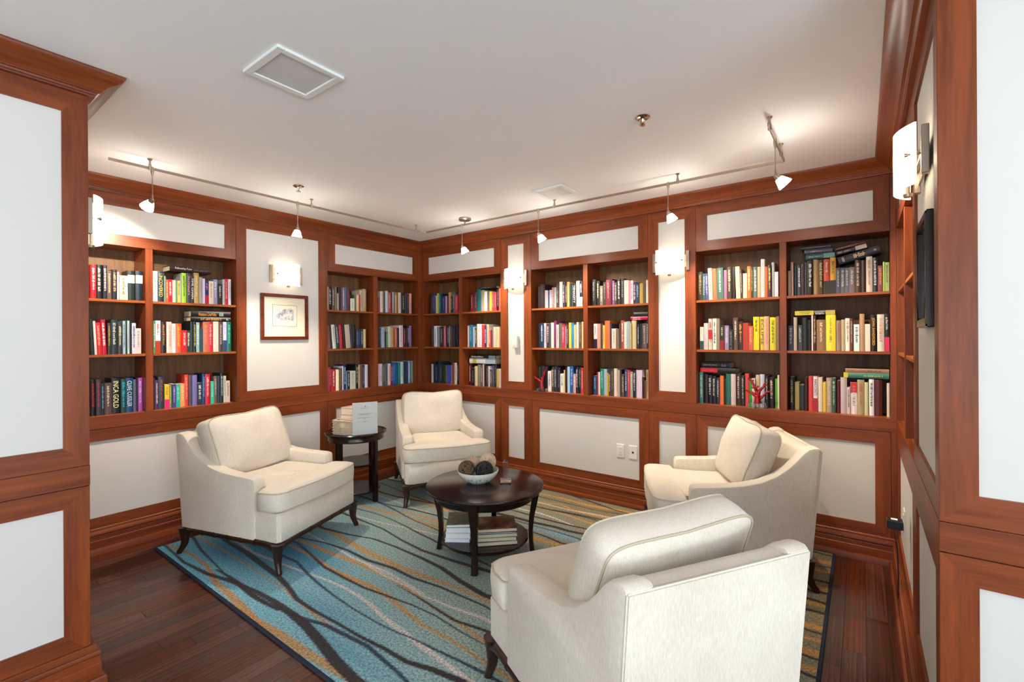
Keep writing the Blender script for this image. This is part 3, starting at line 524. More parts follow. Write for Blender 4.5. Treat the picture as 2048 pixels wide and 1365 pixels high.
    (2, 3, ((138,33,240,51,51,68,187,102,119,0,-1,0,0,0,0), (172,18,242,238,238,238,-1,0,0,0,-1,0,0,0,0), (190,36,243,238,238,238,51,51,68,0,-1,0,0,0,0), (228,34,231,136,136,153,-1,0,0,0,-1,0,0,0,0), (263,28,232,68,68,68,187,136,119,0,-1,0,0,0,0), (292,33,237,34,34,34,221,221,204,0,-1,0,0,0,0), (326,44,239,204,102,119,255,187,187,0,-1,0,0,0,0), (370,24,238,51,34,51,-1,0,0,0,-1,0,0,0,0), (394,27,245,17,17,34,221,221,221,0,-1,0,0,0,0), (422,10,240,153,153,136,-1,0,0,0,-1,0,0,0,0), (433,34,239,68,51,51,153,136,136,0,-1,0,0,0,0), (467,13,234,51,34,34,-1,0,0,0,-1,0,0,0,0), (481,30,241,17,34,51,85,85,102,0,-1,0,0,0,0), (512,47,245,17,17,34,51,51,102,0,-1,0,0,0,1),)),
    (2, 4, ((702,28,236,187,170,170,-1,0,0,0,-1,0,0,0,0), (731,50,244,17,102,136,136,187,204,0,-1,0,0,0,1), (781,27,223,153,170,187,-1,0,0,0,-1,0,0,0,0), (809,30,211,68,51,51,221,221,204,0,-1,0,0,0,0), (840,37,253,221,204,187,-1,0,0,0,-1,0,0,0,0), (878,33,246,204,204,221,-1,0,0,0,-1,0,0,0,0), (911,36,240,187,51,51,-1,0,0,0,-1,0,0,0,0), (948,28,216,68,34,102,255,255,255,0,-1,0,0,0,0), (977,32,246,187,187,153,221,153,170,0,-1,0,0,0,0), (1010,26,180,204,85,85,255,221,221,0,-1,0,0,0,0), (1036,21,185,119,51,51,-1,0,0,0,-1,0,0,0,0), (1057,16,235,119,102,102,-1,0,0,0,-1,0,0,0,0), (1073,36,217,221,187,170,-1,0,0,0,-1,0,0,0,0), (1110,41,216,221,204,153,85,187,153,0,-1,0,0,0,1), (1152,18,208,204,119,102,-1,0,0,0,-1,0,0,0,0),)),
    (2, 5, ((79,45,218,221,221,221,136,170,187,0,-1,0,0,0,0), (124,35,245,17,34,51,-1,0,0,0,-1,0,0,0,0), (160,33,212,17,34,68,136,170,204,0,-1,0,0,0,0), (194,41,250,34,51,68,-1,0,0,0,-1,0,0,0,0), (236,25,214,17,34,34,153,153,153,0,-1,0,0,0,0), (261,54,216,17,51,34,-1,0,0,0,-1,0,0,0,0), (315,38,212,102,85,85,-1,0,0,0,-1,0,0,0,0), (354,39,215,34,68,170,119,119,221,0,-1,0,0,0,0), (394,30,217,102,102,119,-1,0,0,0,-1,0,0,0,0), (425,34,242,136,51,51,-1,0,0,0,-1,0,0,0,0), (460,40,243,204,204,187,68,68,68,0,-1,0,0,0,0), (501,36,247,34,17,17,204,170,170,0,-1,0,0,0,0),)),
    (2, 6, ((684,39,247,68,17,17,238,221,204,0,-1,0,0,0,0), (724,50,194,34,17,17,136,153,153,0,-1,0,0,0,0), (774,40,216,204,187,153,-1,0,0,0,-1,0,0,0,0), (815,40,234,119,119,102,-1,0,0,0,-1,0,0,0,0), (856,30,228,102,85,68,221,221,204,0,-1,0,0,0,0), (887,23,239,204,170,187,-1,0,0,0,-1,0,0,0,0), (911,21,237,34,17,17,-1,0,0,0,-1,0,0,0,0), (933,36,228,68,51,51,153,136,136,0,-1,0,0,0,0), (970,19,222,204,204,221,-1,0,0,0,-1,0,0,0,0), (990,32,186,85,68,68,221,221,204,0,-1,0,0,0,0), (1022,27,234,68,68,85,153,153,170,0,-1,0,0,0,0), (1050,33,241,34,34,51,119,119,136,0,-1,0,0,0,0), (1085,30,196,187,170,68,-1,0,0,0,-1,0,0,0,0), (1116,29,197,221,204,204,221,68,51,0,-1,0,0,0,0),)),
    (3, 1, ((1642,21,217,34,34,34,-1,0,0,0,-1,0,0,0,0), (1664,59,235,51,34,34,-1,0,0,0,-1,0,0,0,1), (1723,21,175,204,187,187,-1,0,0,0,-1,0,0,0,0), (1745,13,171,204,204,221,-1,0,0,0,-1,0,0,0,0), (1759,16,170,51,51,102,-1,0,0,0,-1,0,0,0,0), (1775,28,174,187,187,204,-1,0,0,0,-1,0,0,0,0), (1804,24,198,187,119,102,221,221,204,0,-1,0,0,0,0), (1829,21,196,187,187,204,-1,0,0,0,-1,0,0,0,0), (1850,27,234,68,51,34,187,187,170,0,-1,0,0,0,0), (1878,11,232,85,51,68,-1,0,0,0,-1,0,0,0,0), (1889,17,245,238,221,204,-1,0,0,0,-1,0,0,0,0), (1907,15,244,238,221,204,-1,0,0,0,-1,0,0,0,0), (1923,25,239,51,34,51,221,221,221,0,-1,0,0,0,0), (1949,22,232,34,34,34,204,187,187,0,-1,0,0,0,0), (1971,26,238,221,153,85,-1,0,0,0,-1,0,0,0,0), (1998,17,215,34,51,51,-1,0,0,0,-1,0,0,0,0), (2015,20,208,51,68,68,-1,0,0,0,-1,0,0,0,0), (2035,29,220,34,17,17,255,255,255,0,-1,0,0,0,1), (2065,39,240,187,187,187,-1,0,0,0,-1,0,0,0,1), (2105,33,231,34,17,17,255,255,255,1,204,221,204,0,1),)),
    (3, 2, ((2230,41,238,17,17,17,136,136,136,0,-1,0,0,0,1), (2273,34,224,17,17,17,221,221,170,0,-1,0,0,0,1), (2308,30,177,119,102,85,221,221,204,0,-1,0,0,0,0), (2339,30,207,51,51,34,153,136,136,0,-1,0,0,0,1), (2369,47,225,119,34,51,238,153,170,0,-1,0,0,0,1), (2417,15,231,34,17,34,-1,0,0,0,-1,0,0,0,0), (2433,18,215,136,68,136,238,204,221,0,-1,0,0,0,0), (2451,26,196,51,51,34,187,187,170,0,-1,0,0,0,0), (2479,29,226,51,34,34,255,255,255,0,-1,0,0,0,1), (2509,31,226,34,34,34,153,136,136,0,-1,0,0,0,1), (2542,39,209,204,204,187,153,153,136,0,-1,0,0,0,1), (2582,19,204,204,119,136,-1,0,0,0,-1,0,0,0,0), (2601,23,202,255,204,221,17,17,17,0,-1,0,0,0,0), (2625,25,186,51,34,34,221,221,221,0,-1,0,0,0,0), (2650,31,173,34,51,85,136,170,204,0,-1,0,0,0,1), (2683,30,172,170,136,51,-1,0,0,0,-1,0,0,0,1), (2714,25,168,68,68,51,-1,0,0,0,-1,0,0,0,0), (2740,17,196,238,204,187,-1,0,0,0,-1,0,0,0,0),)),
    (3, 3, ((1643,21,242,17,17,34,-1,0,0,0,-1,0,0,0,0), (1664,47,244,17,51,85,255,255,255,0,-1,0,0,0,1), (1712,23,241,204,187,187,68,68,85,0,-1,0,0,0,0), (1736,33,234,51,34,51,221,204,204,0,-1,0,0,0,1), (1770,14,228,51,68,68,-1,0,0,0,-1,0,0,0,0), (1786,33,245,221,204,187,-1,0,0,0,-1,0,0,0,1), (1820,27,261,102,34,85,-1,0,0,0,-1,0,0,0,1), (1848,28,224,221,187,187,102,85,102,0,-1,0,0,0,0), (1877,35,237,85,85,68,-1,0,0,0,-1,0,0,0,1), (1913,30,222,187,34,68,255,153,187,0,-1,0,0,0,1), (1943,18,208,136,119,136,-1,0,0,0,-1,0,0,0,0), (1962,22,205,68,34,34,204,170,170,0,-1,0,0,0,0), (1985,27,240,204,187,51,221,221,119,0,-1,0,0,0,1), (2013,27,237,17,119,170,68,170,221,0,-1,0,0,0,1), (2041,26,220,187,170,119,-1,0,0,0,-1,0,0,0,0), (2067,22,242,255,221,204,-1,0,0,0,-1,0,0,0,0), (2090,35,240,85,68,51,170,153,136,0,-1,0,0,0,1), (2126,14,245,238,204,136,-1,0,0,0,-1,0,0,0,0),)),
    (3, 4, ((2244,35,224,204,204,204,136,136,136,1,17,17,51,0,1), (2279,34,223,187,136,119,-1,0,0,0,-1,0,0,0,1), (2314,22,223,68,51,34,-1,0,0,0,-1,0,0,0,0), (2336,19,208,221,204,68,187,34,85,0,-1,0,0,0,0), (2356,49,248,204,102,51,221,136,85,0,-1,0,0,0,1), (2408,13,221,51,51,68,-1,0,0,0,-1,0,0,0,0), (2422,41,177,221,204,187,136,136,119,0,-1,0,0,0,1), (2463,30,173,119,102,85,-1,0,0,0,-1,0,0,0,1), (2495,11,219,85,68,51,-1,0,0,0,-1,0,0,0,0), (2507,31,247,170,68,51,255,238,221,0,-1,0,0,0,1), (2539,22,232,238,221,204,-1,0,0,0,-1,0,0,0,1), (2562,35,237,153,170,170,-1,0,0,0,-1,0,0,0,1), (2598,9,220,204,170,85,-1,0,0,0,-1,0,0,0,0), (2607,41,246,204,187,136,-1,0,0,0,-1,0,0,0,1), (2649,9,244,85,68,51,-1,0,0,0,-1,0,0,0,0), (2658,18,210,34,17,17,221,221,221,0,-1,0,0,0,0), (2677,20,215,17,17,17,-1,0,0,0,-1,0,0,0,0), (2698,43,217,85,68,68,204,187,170,0,-1,0,0,0,1), (2741,16,241,34,17,17,221,221,221,0,-1,0,0,0,0),)),
    (3, 5, ((1612,23,237,34,51,51,-1,0,0,0,-1,0,0,0,0), (1635,48,244,17,34,34,-1,0,0,0,-1,0,0,0,1), (1684,40,243,17,17,34,-1,0,0,0,-1,0,0,0,1), (1727,37,198,238,221,221,85,85,68,0,-1,0,0,0,1), (1765,9,216,136,119,102,-1,0,0,0,-1,0,0,0,0), (1775,23,240,51,51,34,238,221,204,0,-1,0,0,0,0), (1799,28,246,17,34,34,221,221,238,0,-1,0,0,0,0), (1827,16,241,17,17,34,-1,0,0,0,-1,0,0,0,0), (1843,24,239,34,17,34,136,119,119,0,-1,0,0,0,0), (1871,37,178,221,221,204,51,68,170,0,-1,0,0,0,1), (1909,11,216,204,187,136,-1,0,0,0,-1,0,0,0,0), (1921,26,242,51,17,17,-1,0,0,0,-1,0,0,0,0), (1948,27,248,153,187,221,-1,0,0,0,-1,0,0,0,1), (1976,33,252,17,85,153,153,204,255,0,-1,0,0,0,1), (2010,27,181,204,153,153,255,238,238,0,-1,0,0,0,0), (2038,27,249,17,17,17,238,221,204,0,-1,0,0,0,1), (2066,27,249,17,17,34,136,136,136,0,-1,0,0,0,1), (2094,22,242,204,51,51,255,187,170,0,-1,0,0,0,0),)),
    (3, 6, ((2218,33,175,17,85,136,153,187,238,0,-1,0,0,0,1), (2253,13,209,153,34,34,-1,0,0,0,-1,0,0,0,0), (2267,19,210,238,221,204,-1,0,0,0,-1,0,0,0,0), (2288,34,241,17,136,119,136,238,221,0,-1,0,0,0,1), (2323,29,239,170,187,204,-1,0,0,0,-1,0,0,0,1), (2352,19,204,187,153,51,-1,0,0,0,-1,0,0,0,0), (2371,19,220,51,34,34,255,221,187,0,-1,0,0,0,0), (2390,34,246,68,51,51,136,136,102,0,-1,0,0,0,1), (2425,29,247,221,204,187,-1,0,0,0,-1,0,0,0,1), (2455,26,235,170,153,136,-1,0,0,0,-1,0,0,0,1), (2482,15,236,34,34,34,-1,0,0,0,-1,0,0,0,0), (2497,24,199,85,68,51,204,187,170,0,-1,0,0,0,0), (2522,28,245,34,51,102,204,204,238,0,-1,0,0,0,1), (2551,22,239,187,51,51,255,136,119,0,-1,0,0,0,1), (2574,27,225,153,153,136,221,221,204,0,-1,0,0,0,1), (2602,27,238,17,17,17,221,221,221,0,-1,0,0,0,1), (2630,53,242,204,187,204,-1,0,0,0,-1,0,0,0,1), (2685,19,184,51,17,17,-1,0,0,0,-1,0,0,0,0), (2704,14,154,102,68,51,-1,0,0,0,-1,0,0,0,0), (2719,20,246,204,170,119,68,51,51,0,-1,0,0,0,1),)),
    (4, 1, ((3159,40,225,51,34,17,170,153,102,0,-1,0,0,0,1), (3199,17,211,34,85,85,221,221,221,0,-1,0,0,0,0), (3217,24,209,68,68,119,170,170,204,0,-1,0,0,-2,1), (3242,29,250,204,187,170,136,119,102,0,-1,0,0,-3,1), (3272,31,244,187,102,68,-1,0,0,0,-1,0,0,-3,1), (3304,48,245,68,102,85,221,221,221,0,-1,0,0,-2,1), (3354,22,225,153,102,136,-1,0,0,0,-1,0,0,0,1), (3377,31,246,68,51,34,255,238,170,0,-1,0,0,0,1), (3410,25,243,34,17,17,-1,0,0,0,-1,0,0,0,1), (3440,30,243,204,204,153,-1,0,0,0,-1,0,0,-3,1), (3471,14,220,68,34,51,204,187,187,0,-1,0,0,-3,0), (3487,28,187,221,204,153,-1,0,0,0,-1,0,0,0,1), (3515,26,238,204,102,34,255,221,170,0,-1,0,0,0,1), (3542,14,230,51,51,34,204,170,68,0,-1,0,0,0,1), (3557,27,229,85,102,102,238,221,221,0,-1,0,0,0,1), (3585,22,227,187,153,119,-1,0,0,0,-1,0,0,0,1), (3608,24,281,238,221,204,153,136,119,0,-1,0,0,0,1), (3633,19,224,187,85,34,-1,0,0,0,-1,0,0,0,1), (3653,23,233,51,34,34,238,204,85,0,-1,0,0,0,1), (3677,18,252,153,153,153,-1,0,0,0,-1,0,0,0,1), (3696,23,181,187,187,204,-1,0,0,0,-1,0,0,0,1),)),
    (4, 2, ((3780,17,181,170,136,102,-1,0,0,0,-1,0,0,0,1), (3797,17,240,170,136,119,-1,0,0,0,-1,0,0,0,1), (3815,22,216,17,34,34,-1,0,0,0,-1,0,0,0,1), (3838,22,217,51,51,68,255,238,238,0,-1,0,0,0,1), (3861,22,222,51,17,17,-1,0,0,0,-1,0,0,0,1), (3883,13,228,51,51,51,-1,0,0,0,-1,0,0,0,1), (3897,34,241,17,17,17,255,255,255,0,-1,0,0,0,1), (3931,29,245,170,136,85,-1,0,0,0,-1,0,0,0,1), (3961,32,242,68,51,17,221,187,136,0,-1,0,0,0,1), (3993,35,242,204,85,51,255,221,204,1,34,34,17,0,1), (4029,33,249,221,170,51,34,17,17,1,17,17,17,0,1), (4062,24,175,68,68,85,204,204,204,0,-1,0,0,0,1), (4087,24,173,85,85,85,204,204,204,0,-1,0,0,0,1), (4112,23,170,85,85,102,204,204,204,0,-1,0,0,0,1), (4135,30,173,102,85,85,204,204,204,0,-1,0,0,0,1), (4166,31,217,68,51,34,204,187,170,0,-1,0,0,0,1), (4197,27,213,51,34,34,-1,0,0,0,-1,0,0,0,1), (4225,33,235,204,187,170,136,119,102,0,-1,0,0,0,1), (4259,26,224,34,34,51,221,221,221,0,-1,0,0,0,1), (4286,26,169,119,51,51,221,153,68,0,-1,0,0,0,1), (4312,9,192,153,204,85,-1,0,0,0,-1,0,0,0,0), (4322,22,187,153,170,102,68,51,34,0,-1,0,0,0,1),)),
    (4, 3, ((3175,27,179,204,204,187,153,153,136,1,34,68,68,0,1), (3203,32,208,204,187,187,-1,0,0,0,-1,0,0,0,1), (3239,26,241,204,187,170,187,17,34,4,187,17,34,0,1), (3270,28,242,221,221,204,68,68,51,0,-1,0,0,0,1), (3299,21,241,136,119,102,-1,0,0,0,-1,0,0,0,1), (3321,31,190,34,34,17,221,204,170,1,136,17,34,0,1), (3356,30,186,136,119,153,221,204,221,0,-1,0,0,0,1), (3387,27,155,34,34,34,136,136,119,0,-1,0,0,0,1), (3415,34,244,85,68,51,238,221,204,0,-1,0,0,0,1), (3452,32,215,51,34,34,238,153,51,0,-1,0,0,0,1), (3485,37,203,170,51,17,-1,0,0,0,-1,0,0,0,1), (3523,30,179,204,85,68,255,187,102,0,-1,0,0,0,1), (3554,41,247,221,204,17,34,34,17,1,221,204,17,0,1), (3600,27,246,221,187,68,85,68,34,0,-1,0,0,0,1), (3627,32,248,221,170,136,238,136,136,0,-1,0,0,0,1), (3664,39,240,221,204,34,68,51,34,0,-1,0,0,0,1), (3705,19,246,136,102,85,-1,0,0,0,-1,0,0,0,1),)),
    (4, 4, ((3780,31,177,17,17,34,221,204,204,0,-1,0,0,0,1), (3813,21,235,187,170,153,-1,0,0,0,-1,0,0,0,1), (3840,24,179,51,51,51,204,204,204,0,-1,0,0,0,1), (3866,31,231,34,34,34,-1,0,0,0,-1,0,0,0,1), (3898,22,215,17,17,17,-1,0,0,0,-1,0,0,0,1), (3920,9,247,255,221,221,-1,0,0,0,-1,0,0,0,0), (3929,20,244,51,34,17,204,187,136,0,-1,0,0,0,1), (3950,53,214,136,102,68,255,221,187,0,-1,0,0,0,1), (4003,56,247,221,204,51,170,136,34,0,-1,0,0,0,1), (4062,27,207,136,119,102,170,85,85,0,-1,0,0,0,1), (4090,21,212,170,153,119,-1,0,0,0,-1,0,0,0,1), (4112,24,220,238,221,204,136,119,102,0,-1,0,0,0,1), (4137,18,220,85,51,34,204,187,170,0,-1,0,0,0,1), (4158,30,178,204,221,221,85,68,51,0,-1,0,0,0,1), (4189,26,247,170,136,102,-1,0,0,0,-1,0,0,0,1), (4217,28,179,221,204,187,-1,0,0,0,-1,0,0,0,1), (4246,29,238,34,34,17,238,170,68,0,-1,0,0,0,1), (4281,36,240,204,204,187,221,119,119,0,-1,0,0,0,1), (4317,27,244,34,34,34,204,204,187,1,204,34,85,0,1),)),
    (4, 5, ((3159,27,244,51,119,119,204,221,187,0,-1,0,0,0,1), (3189,32,228,34,17,17,-1,0,0,0,-1,0,0,0,1), (3222,30,222,17,17,34,221,221,221,0,-1,0,0,0,1), (3253,28,217,17,17,34,221,204,153,0,-1,0,0,0,1), (3283,29,208,34,34,51,204,204,221,0,-1,0,0,0,1), (3313,27,223,221,102,34,-1,0,0,0,-1,0,0,0,1), (3342,12,196,17,34,34,-1,0,0,0,-1,0,0,0,0), (3355,35,240,34,102,85,-1,0,0,0,-1,0,0,0,1), (3390,34,240,204,187,187,-1,0,0,0,-1,0,0,0,1), (3425,35,245,51,34,17,238,221,187,0,-1,0,0,0,1), (3461,26,233,34,34,34,187,187,170,0,-1,0,0,0,1), (3490,27,247,204,68,68,-1,0,0,0,-1,0,0,0,1), (3518,19,212,34,153,51,-1,0,0,0,-1,0,0,0,1), (3538,22,213,221,204,204,-1,0,0,0,-1,0,0,0,1), (3563,26,240,204,187,170,238,204,51,0,-1,0,0,0,1), (3592,29,245,204,204,221,-1,0,0,0,-1,0,0,0,1), (3624,23,236,34,34,34,204,187,170,0,-1,0,0,0,1), (3650,34,225,34,17,17,255,221,204,0,-1,0,0,0,1), (3689,17,217,85,170,51,-1,0,0,0,-1,0,0,0,1), (3706,11,243,238,221,204,68,51,34,0,-1,0,0,0,0),)),
    (4, 6, ((3777,37,236,17,17,17,204,170,85,0,-1,0,0,0,1), (3815,26,198,187,170,85,-1,0,0,0,-1,0,0,0,1), (3843,26,180,34,34,34,-1,0,0,0,-1,0,0,0,1), (3871,24,237,51,17,17,-1,0,0,0,-1,0,0,0,1), (3898,27,246,204,68,68,-1,0,0,0,-1,0,0,0,1), (3926,26,245,238,221,221,51,51,51,1,170,17,34,0,1), (3955,25,241,221,204,187,-1,0,0,0,-1,0,0,0,1), (3981,20,206,221,187,68,-1,0,0,0,-1,0,0,0,1), (4002,30,237,170,153,136,221,204,187,0,-1,0,0,0,1), (4033,24,239,51,85,68,187,204,187,0,-1,0,0,0,1), (4062,20,222,85,17,34,-1,0,0,0,-1,0,0,0,1), (4083,36,245,187,170,170,-1,0,0,0,-1,0,0,0,1), (4119,17,181,204,187,187,68,68,51,0,-1,0,0,0,1), (4138,36,215,238,221,221,153,136,136,3,204,17,34,0,1), (4175,38,235,170,153,119,204,85,68,0,-1,0,0,0,1), (4214,20,219,204,204,153,-1,0,0,0,-1,0,0,0,1), (4237,27,240,238,238,238,51,51,34,0,-1,0,0,0,1), (4265,42,238,85,34,34,-1,0,0,0,-1,0,0,0,1), (4330,14,220,221,204,187,-1,0,0,0,-1,0,0,0,1),)),
)

# ---------------------------------------------------------------- rug
def build_rug():
    x0, x1, y0, y1 = 0.262, 4.040, -2.690, -0.062
    st = 0.0068; nx = int((x1-x0)/st)+1; ny = int((y1-y0)/st)+1
    X = np.linspace(x0, x1, nx); Y = np.linspace(y0, y1, ny); XX, YY = np.meshgrid(X, Y)
    fx = (XX-x0)/(x1-x0); fy = (YY-y0)/(y1-y0)
    def L3(r, g, b): return np.array(lin((r/255, g/255, b/255)))
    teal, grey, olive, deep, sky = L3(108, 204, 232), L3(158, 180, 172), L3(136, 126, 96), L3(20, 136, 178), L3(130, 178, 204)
    t = np.clip(0.55*fx+0.75*fy, 0, 1)[..., None]
    base = np.where(t < 0.5, teal+(grey-teal)*t*2, grey+(olive-grey)*(t*2-1))
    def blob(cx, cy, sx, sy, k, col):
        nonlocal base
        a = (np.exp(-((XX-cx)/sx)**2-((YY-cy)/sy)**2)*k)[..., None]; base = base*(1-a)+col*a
    blob(1.05, -2.15, .55, .18, .9, deep); blob(.75, -2.42, .35, .10, .7, deep); blob(1.9, -2.42, .35, .06, .35, deep); blob(2.3, -2.55, .3, .05, .35, deep)  # deeper teal patches; the one under the chair has its shade painted in
    blob(2.45, -.86, .3, .05, .8, sky); blob(.75, -1.2, .3, .12, .5, sky)
    col = base.copy()
    pal = dict(b=L3(52, 36, 34), n=L3(40, 56, 80), g=L3(204, 150, 74), w=L3(230, 214, 204))
    rs = np.random.RandomState(3)
    wob = 0.0016*np.sin(XX*210+3*np.sin(YY*140))
    for ci, wmm, pts in sorted(RUG, key=lambda r: r[0]):
        c = ('g', 'w', 'n', 'b')[ci]; wd = wmm*1.18/1000
        P = np.array(pts, float)/1000
        # carry each stripe on, gently waving, past the part that is traced
        ph = rs.rand()*6
        for side in (0, 1):
            if side == 0: e, nxt = P[0], P[min(1, len(P)-1)]
            else: e, nxt = P[-1], P[max(-2, -len(P))]
            ln = rs.uniform(.25, .6); xs = np.linspace(0.05, ln, 6); sg = -1 if side == 0 else 1
            ext = np.array([[e[0]+sg*q, e[1]+0.03*math.sin(q*4+ph)-0.03*math.sin(ph)] for q in xs])
            P = np.vstack((ext[::-1], P)) if side == 0 else np.vstack((P, ext))
        o = np.argsort(P[:, 0]); P = P[o]
        yc = np.interp(XX, P[:, 0], P[:, 1])
        end = np.clip(np.minimum(XX-P[0, 0], P[-1, 0]-XX)/0.25, 0, 1)
        a = np.clip((wd*0.5*(0.35+0.65*end)*(0.85+0.3*np.sin(XX*3+ph)) - np.abs(YY-yc)+wob)/0.006+0.5, 0, 1)*(end > 0)
        a = (a*(0.85 if c in 'gw' else 0.97))[..., None]
        col = col*(1-a)+pal[c]*a
    vs = np.column_stack((XX.ravel(), YY.ravel(), np.zeros(XX.size)))
    ii = np.arange(nx*ny).reshape(ny, nx)
    F = np.column_stack((ii[:-1, :-1].ravel(), ii[:-1, 1:].ravel(), ii[1:, 1:].ravel(), ii[1:, :-1].ravel()))
    me = bpy.data.meshes.new('pile'); me.from_pydata(vs.tolist(), [], F.tolist())
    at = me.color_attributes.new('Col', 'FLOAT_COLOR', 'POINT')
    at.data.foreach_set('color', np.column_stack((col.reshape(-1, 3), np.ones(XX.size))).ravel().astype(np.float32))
    me.materials.append(M['rug'])
    t = thing('area_rug', 'large area rug with wavy brown, gold and white stripes on blue-green', 'rug', (0, 0, 0))
    o = bpy.data.objects.new('pile', me); COL.objects.link(o); o.parent = t
    m = bmesh.new(); bx(m, x0, x1, y0, y1, FZ, -0.0006); finish('backing', m, 'rug_edge', t)
    m = bmesh.new(); e = 0.016
    for q in ((x0-e, x0, y0-e, y1+e), (x1, x1+e, y0-e, y1+e), (x0, x1, y0-e, y0), (x0, x1, y1, y1+e)): bx(m, q[0], q[1], q[2], q[3], FZ, -0.0002, 0.003)
    finish('binding', m, 'rug_edge', t)
build_rug()

# ---------------------------------------------------------------- armchairs
CW, CWR, CDD, ZB, ZT, LEAN, XA, ZA = 0.798, 0.681, 0.849, 0.179, 0.81, 0.058, 0.23, 0.563
def yo(x): return (CWR+(CW-CWR)*(x+CDD/2)/CDD)/2
def catmull(P, n=6, closed=False):
    out = []; N_ = len(P)
    for i in range(N_ if closed else N_-1):
        p = [Vector(P[(i+k) % N_] if closed else P[min(max(i+k, 0), N_-1)]) for k in (-1, 0, 1, 2)]
        for s in range(n):
            t = s/n
            out.append(0.5*((2*p[1])+(p[2]-p[0])*t+(2*p[0]-5*p[1]+4*p[2]-p[3])*t*t+(3*p[1]-p[0]-3*p[2]+p[3])*t**3))
    if not closed: out.append(Vector(P[-1]))
    return out
ARM = [(-.4245, .182), (-.452, .48), (-.480, .775), (-.480, .800), (-.466, .811), (-.440, .811), (-.412, .803), (-.380, .776), (-.345, .735), (-.30, .690), (-.24, .645), (-.16, .608), (-.07, .586), (.03, .575), (.12, .570), (.195, .566), (.220, .560), (.230, .545), (.232, .50), (.232, .182)]
def make_chair(label, cush, loc, rz):
    t = thing('armchair', label, 'armchair', loc, rz, 'cream armchairs round the coffee table')
    for s in (1, -1):                                       # arms: padded side panels that rise into the back
        m = bmesh.new(); TH = 0.096
        outl = [(x, z) for x, z in ARM]; n = len(outl); ins = 0.016
        cx = -.12; cz = .38
        def ring(y_in, k):      # k inset
            R = []
            for i, (x, z) in enumerate(outl):
                a = Vector(outl[i-1]); c = Vector(outl[(i+1) % n]); d = (c-a).normalized(); nn = Vector((-d.y, d.x))   # outward (clockwise outline)
                R.append((x-nn.x*k, (yo(x)-y_in)*s, z-nn.y*k if 0 < i < n-1 else z))
            return R
        rings_mesh(m, [ring(0.0, ins), ring(0.005, ins*.3), ring(0.016, 0), ring(TH-.016, 0), ring(TH-.005, ins*.3), ring(TH, ins)])
        finish('arm', m, 'fabric', t, 40)
    m = bmesh.new(); ya, yb = yo(-.38), yo(.42)              # seat deck with the front rail
    ring0 = lambda z, k: [(-.36, -(ya-.02), z), (.405-k, -(yb-.008-k), z), (.4245-k, -(yb-.03-k), z), (.4245-k, yb-.03-k, z), (.405-k, yb-.008-k, z), (-.36, ya-.02, z)]
    rings_mesh(m, [ring0(.182, .006), ring0(.190, 0), ring0(.350, 0), ring0(.362, .01)]); finish('seat_base', m, 'fabric', t, 40)
    m = bmesh.new(); yw = yo(-.43)-.090                     # padded inside back
    prof = [(-.418, .19), (-.475, .772), (-.462, .790), (-.430, .795), (-.400, .786), (-.378, .760), (-.345, .45), (-.33, .30), (-.33, .19)]
    prism(m, prof, 'y', -yw, yw); finish('back', m, 'fabric', t, 45)
    m = bmesh.new(); yw = yo(-.44)                          # flat outside back
    v = [(-.4285, -yo(-.42)+.004, .184), (-.4285, yo(-.42)-.004, .184), (-.4865, yo(-.48)-.004, .797), (-.4865, -yo(-.48)+.004, .797)]
    A = [m.verts.new(p) for p in v]; B = [m.verts.new((p[0]+.014, p[1], p[2])) for p in v]
    m.faces.new(A); m.faces.new(B[::-1]); [m.faces.new((A[i], B[i], B[(i+1) % 4], A[(i+1) % 4])) for i in range(4)]
    bmesh.ops.bevel(m, geom=m.edges[:], offset=.005, segments=2, affect='EDGES'); finish('back_panel', m, 'fabric', t, 40)
    # T-shaped seat cushion
    def T(z, sc, dx=0):
        P = [(-.315, .262), (.19, .282), (.243, .288), (.248, .30), (.25, .37), (.262, .392), (.36, .400), (.415, .385), (.440, .345), (.452, .2), (.456, 0)]
        P = P+[(x, -y) for x, y in P[-2::-1]]; q = []
        P2 = []
        for i in range(len(P)):
            a = P[i]; c = P[(i+1) % len(P)]
            k = 6 if i == len(P)-1 else (4 if abs(a[0]-c[0])+abs(a[1]-c[1]) > .12 else 2)
            for j in range(k): P2.append((a[0]+(c[0]-a[0])*j/k, a[1]+(c[1]-a[1])*j/k))
        c0 = .30
        return [(c0+(x-c0)*sc, y*sc, z+0.004*math.sin(9*x+7*y)) for x, y in P2]
    m = bmesh.new()
    rings_mesh(m, [T(.363, .55), T(.363, .93), T(.368, .985), T(.385, 1.0), T(.43, 1.010), T(.470, 1.0), T(.484, .985), T(.494, .95), T(.503, .84), T(.510, .6), T(.512, .3), T(.512, .05)])
    sc = finish('seat_cushion', m, 'fabric', t, 60)
    for z, k in ((.4835, .990), (.372, .990)):
        m = bmesh.new(); tube(m, T(z, k), .0042, 5, closed=True); finish('piping', m, 'piping', sc, 60)
    # loose back cushion
    cw, chh, seed, pos, tilt, yaw_, roll_ = cush
    rr = random.Random(seed); ph = [rr.uniform(0, 6) for _ in range(6)]
    def C(dep, k):
        q = []
        n = 56
        for i in range(n):
            a = 2*PI*i/n; ca, sa = math.cos(a), math.sin(a); e = 2/7.5
            y = math.copysign(abs(ca)**e, ca)*cw/2*k; z = math.copysign(abs(sa)**e, sa)*chh/2*k
            sag = 0.018*(1-abs(y)/(cw/2))*(1 if z > 0 else .3)*(1 if k > .5 else .4)
            wr = 0.006*math.sin(16*z+5*y+ph[0])*(1-k*.6)+0.004*math.sin(24*z-9*y+ph[1])+0.004*math.sin(11*y+ph[2])
            q.append((dep+wr, y+0.006*math.sin(9*z+ph[3]), z-sag+0.006*math.sin(7*y+ph[4])))
        return q
    m = bmesh.new()
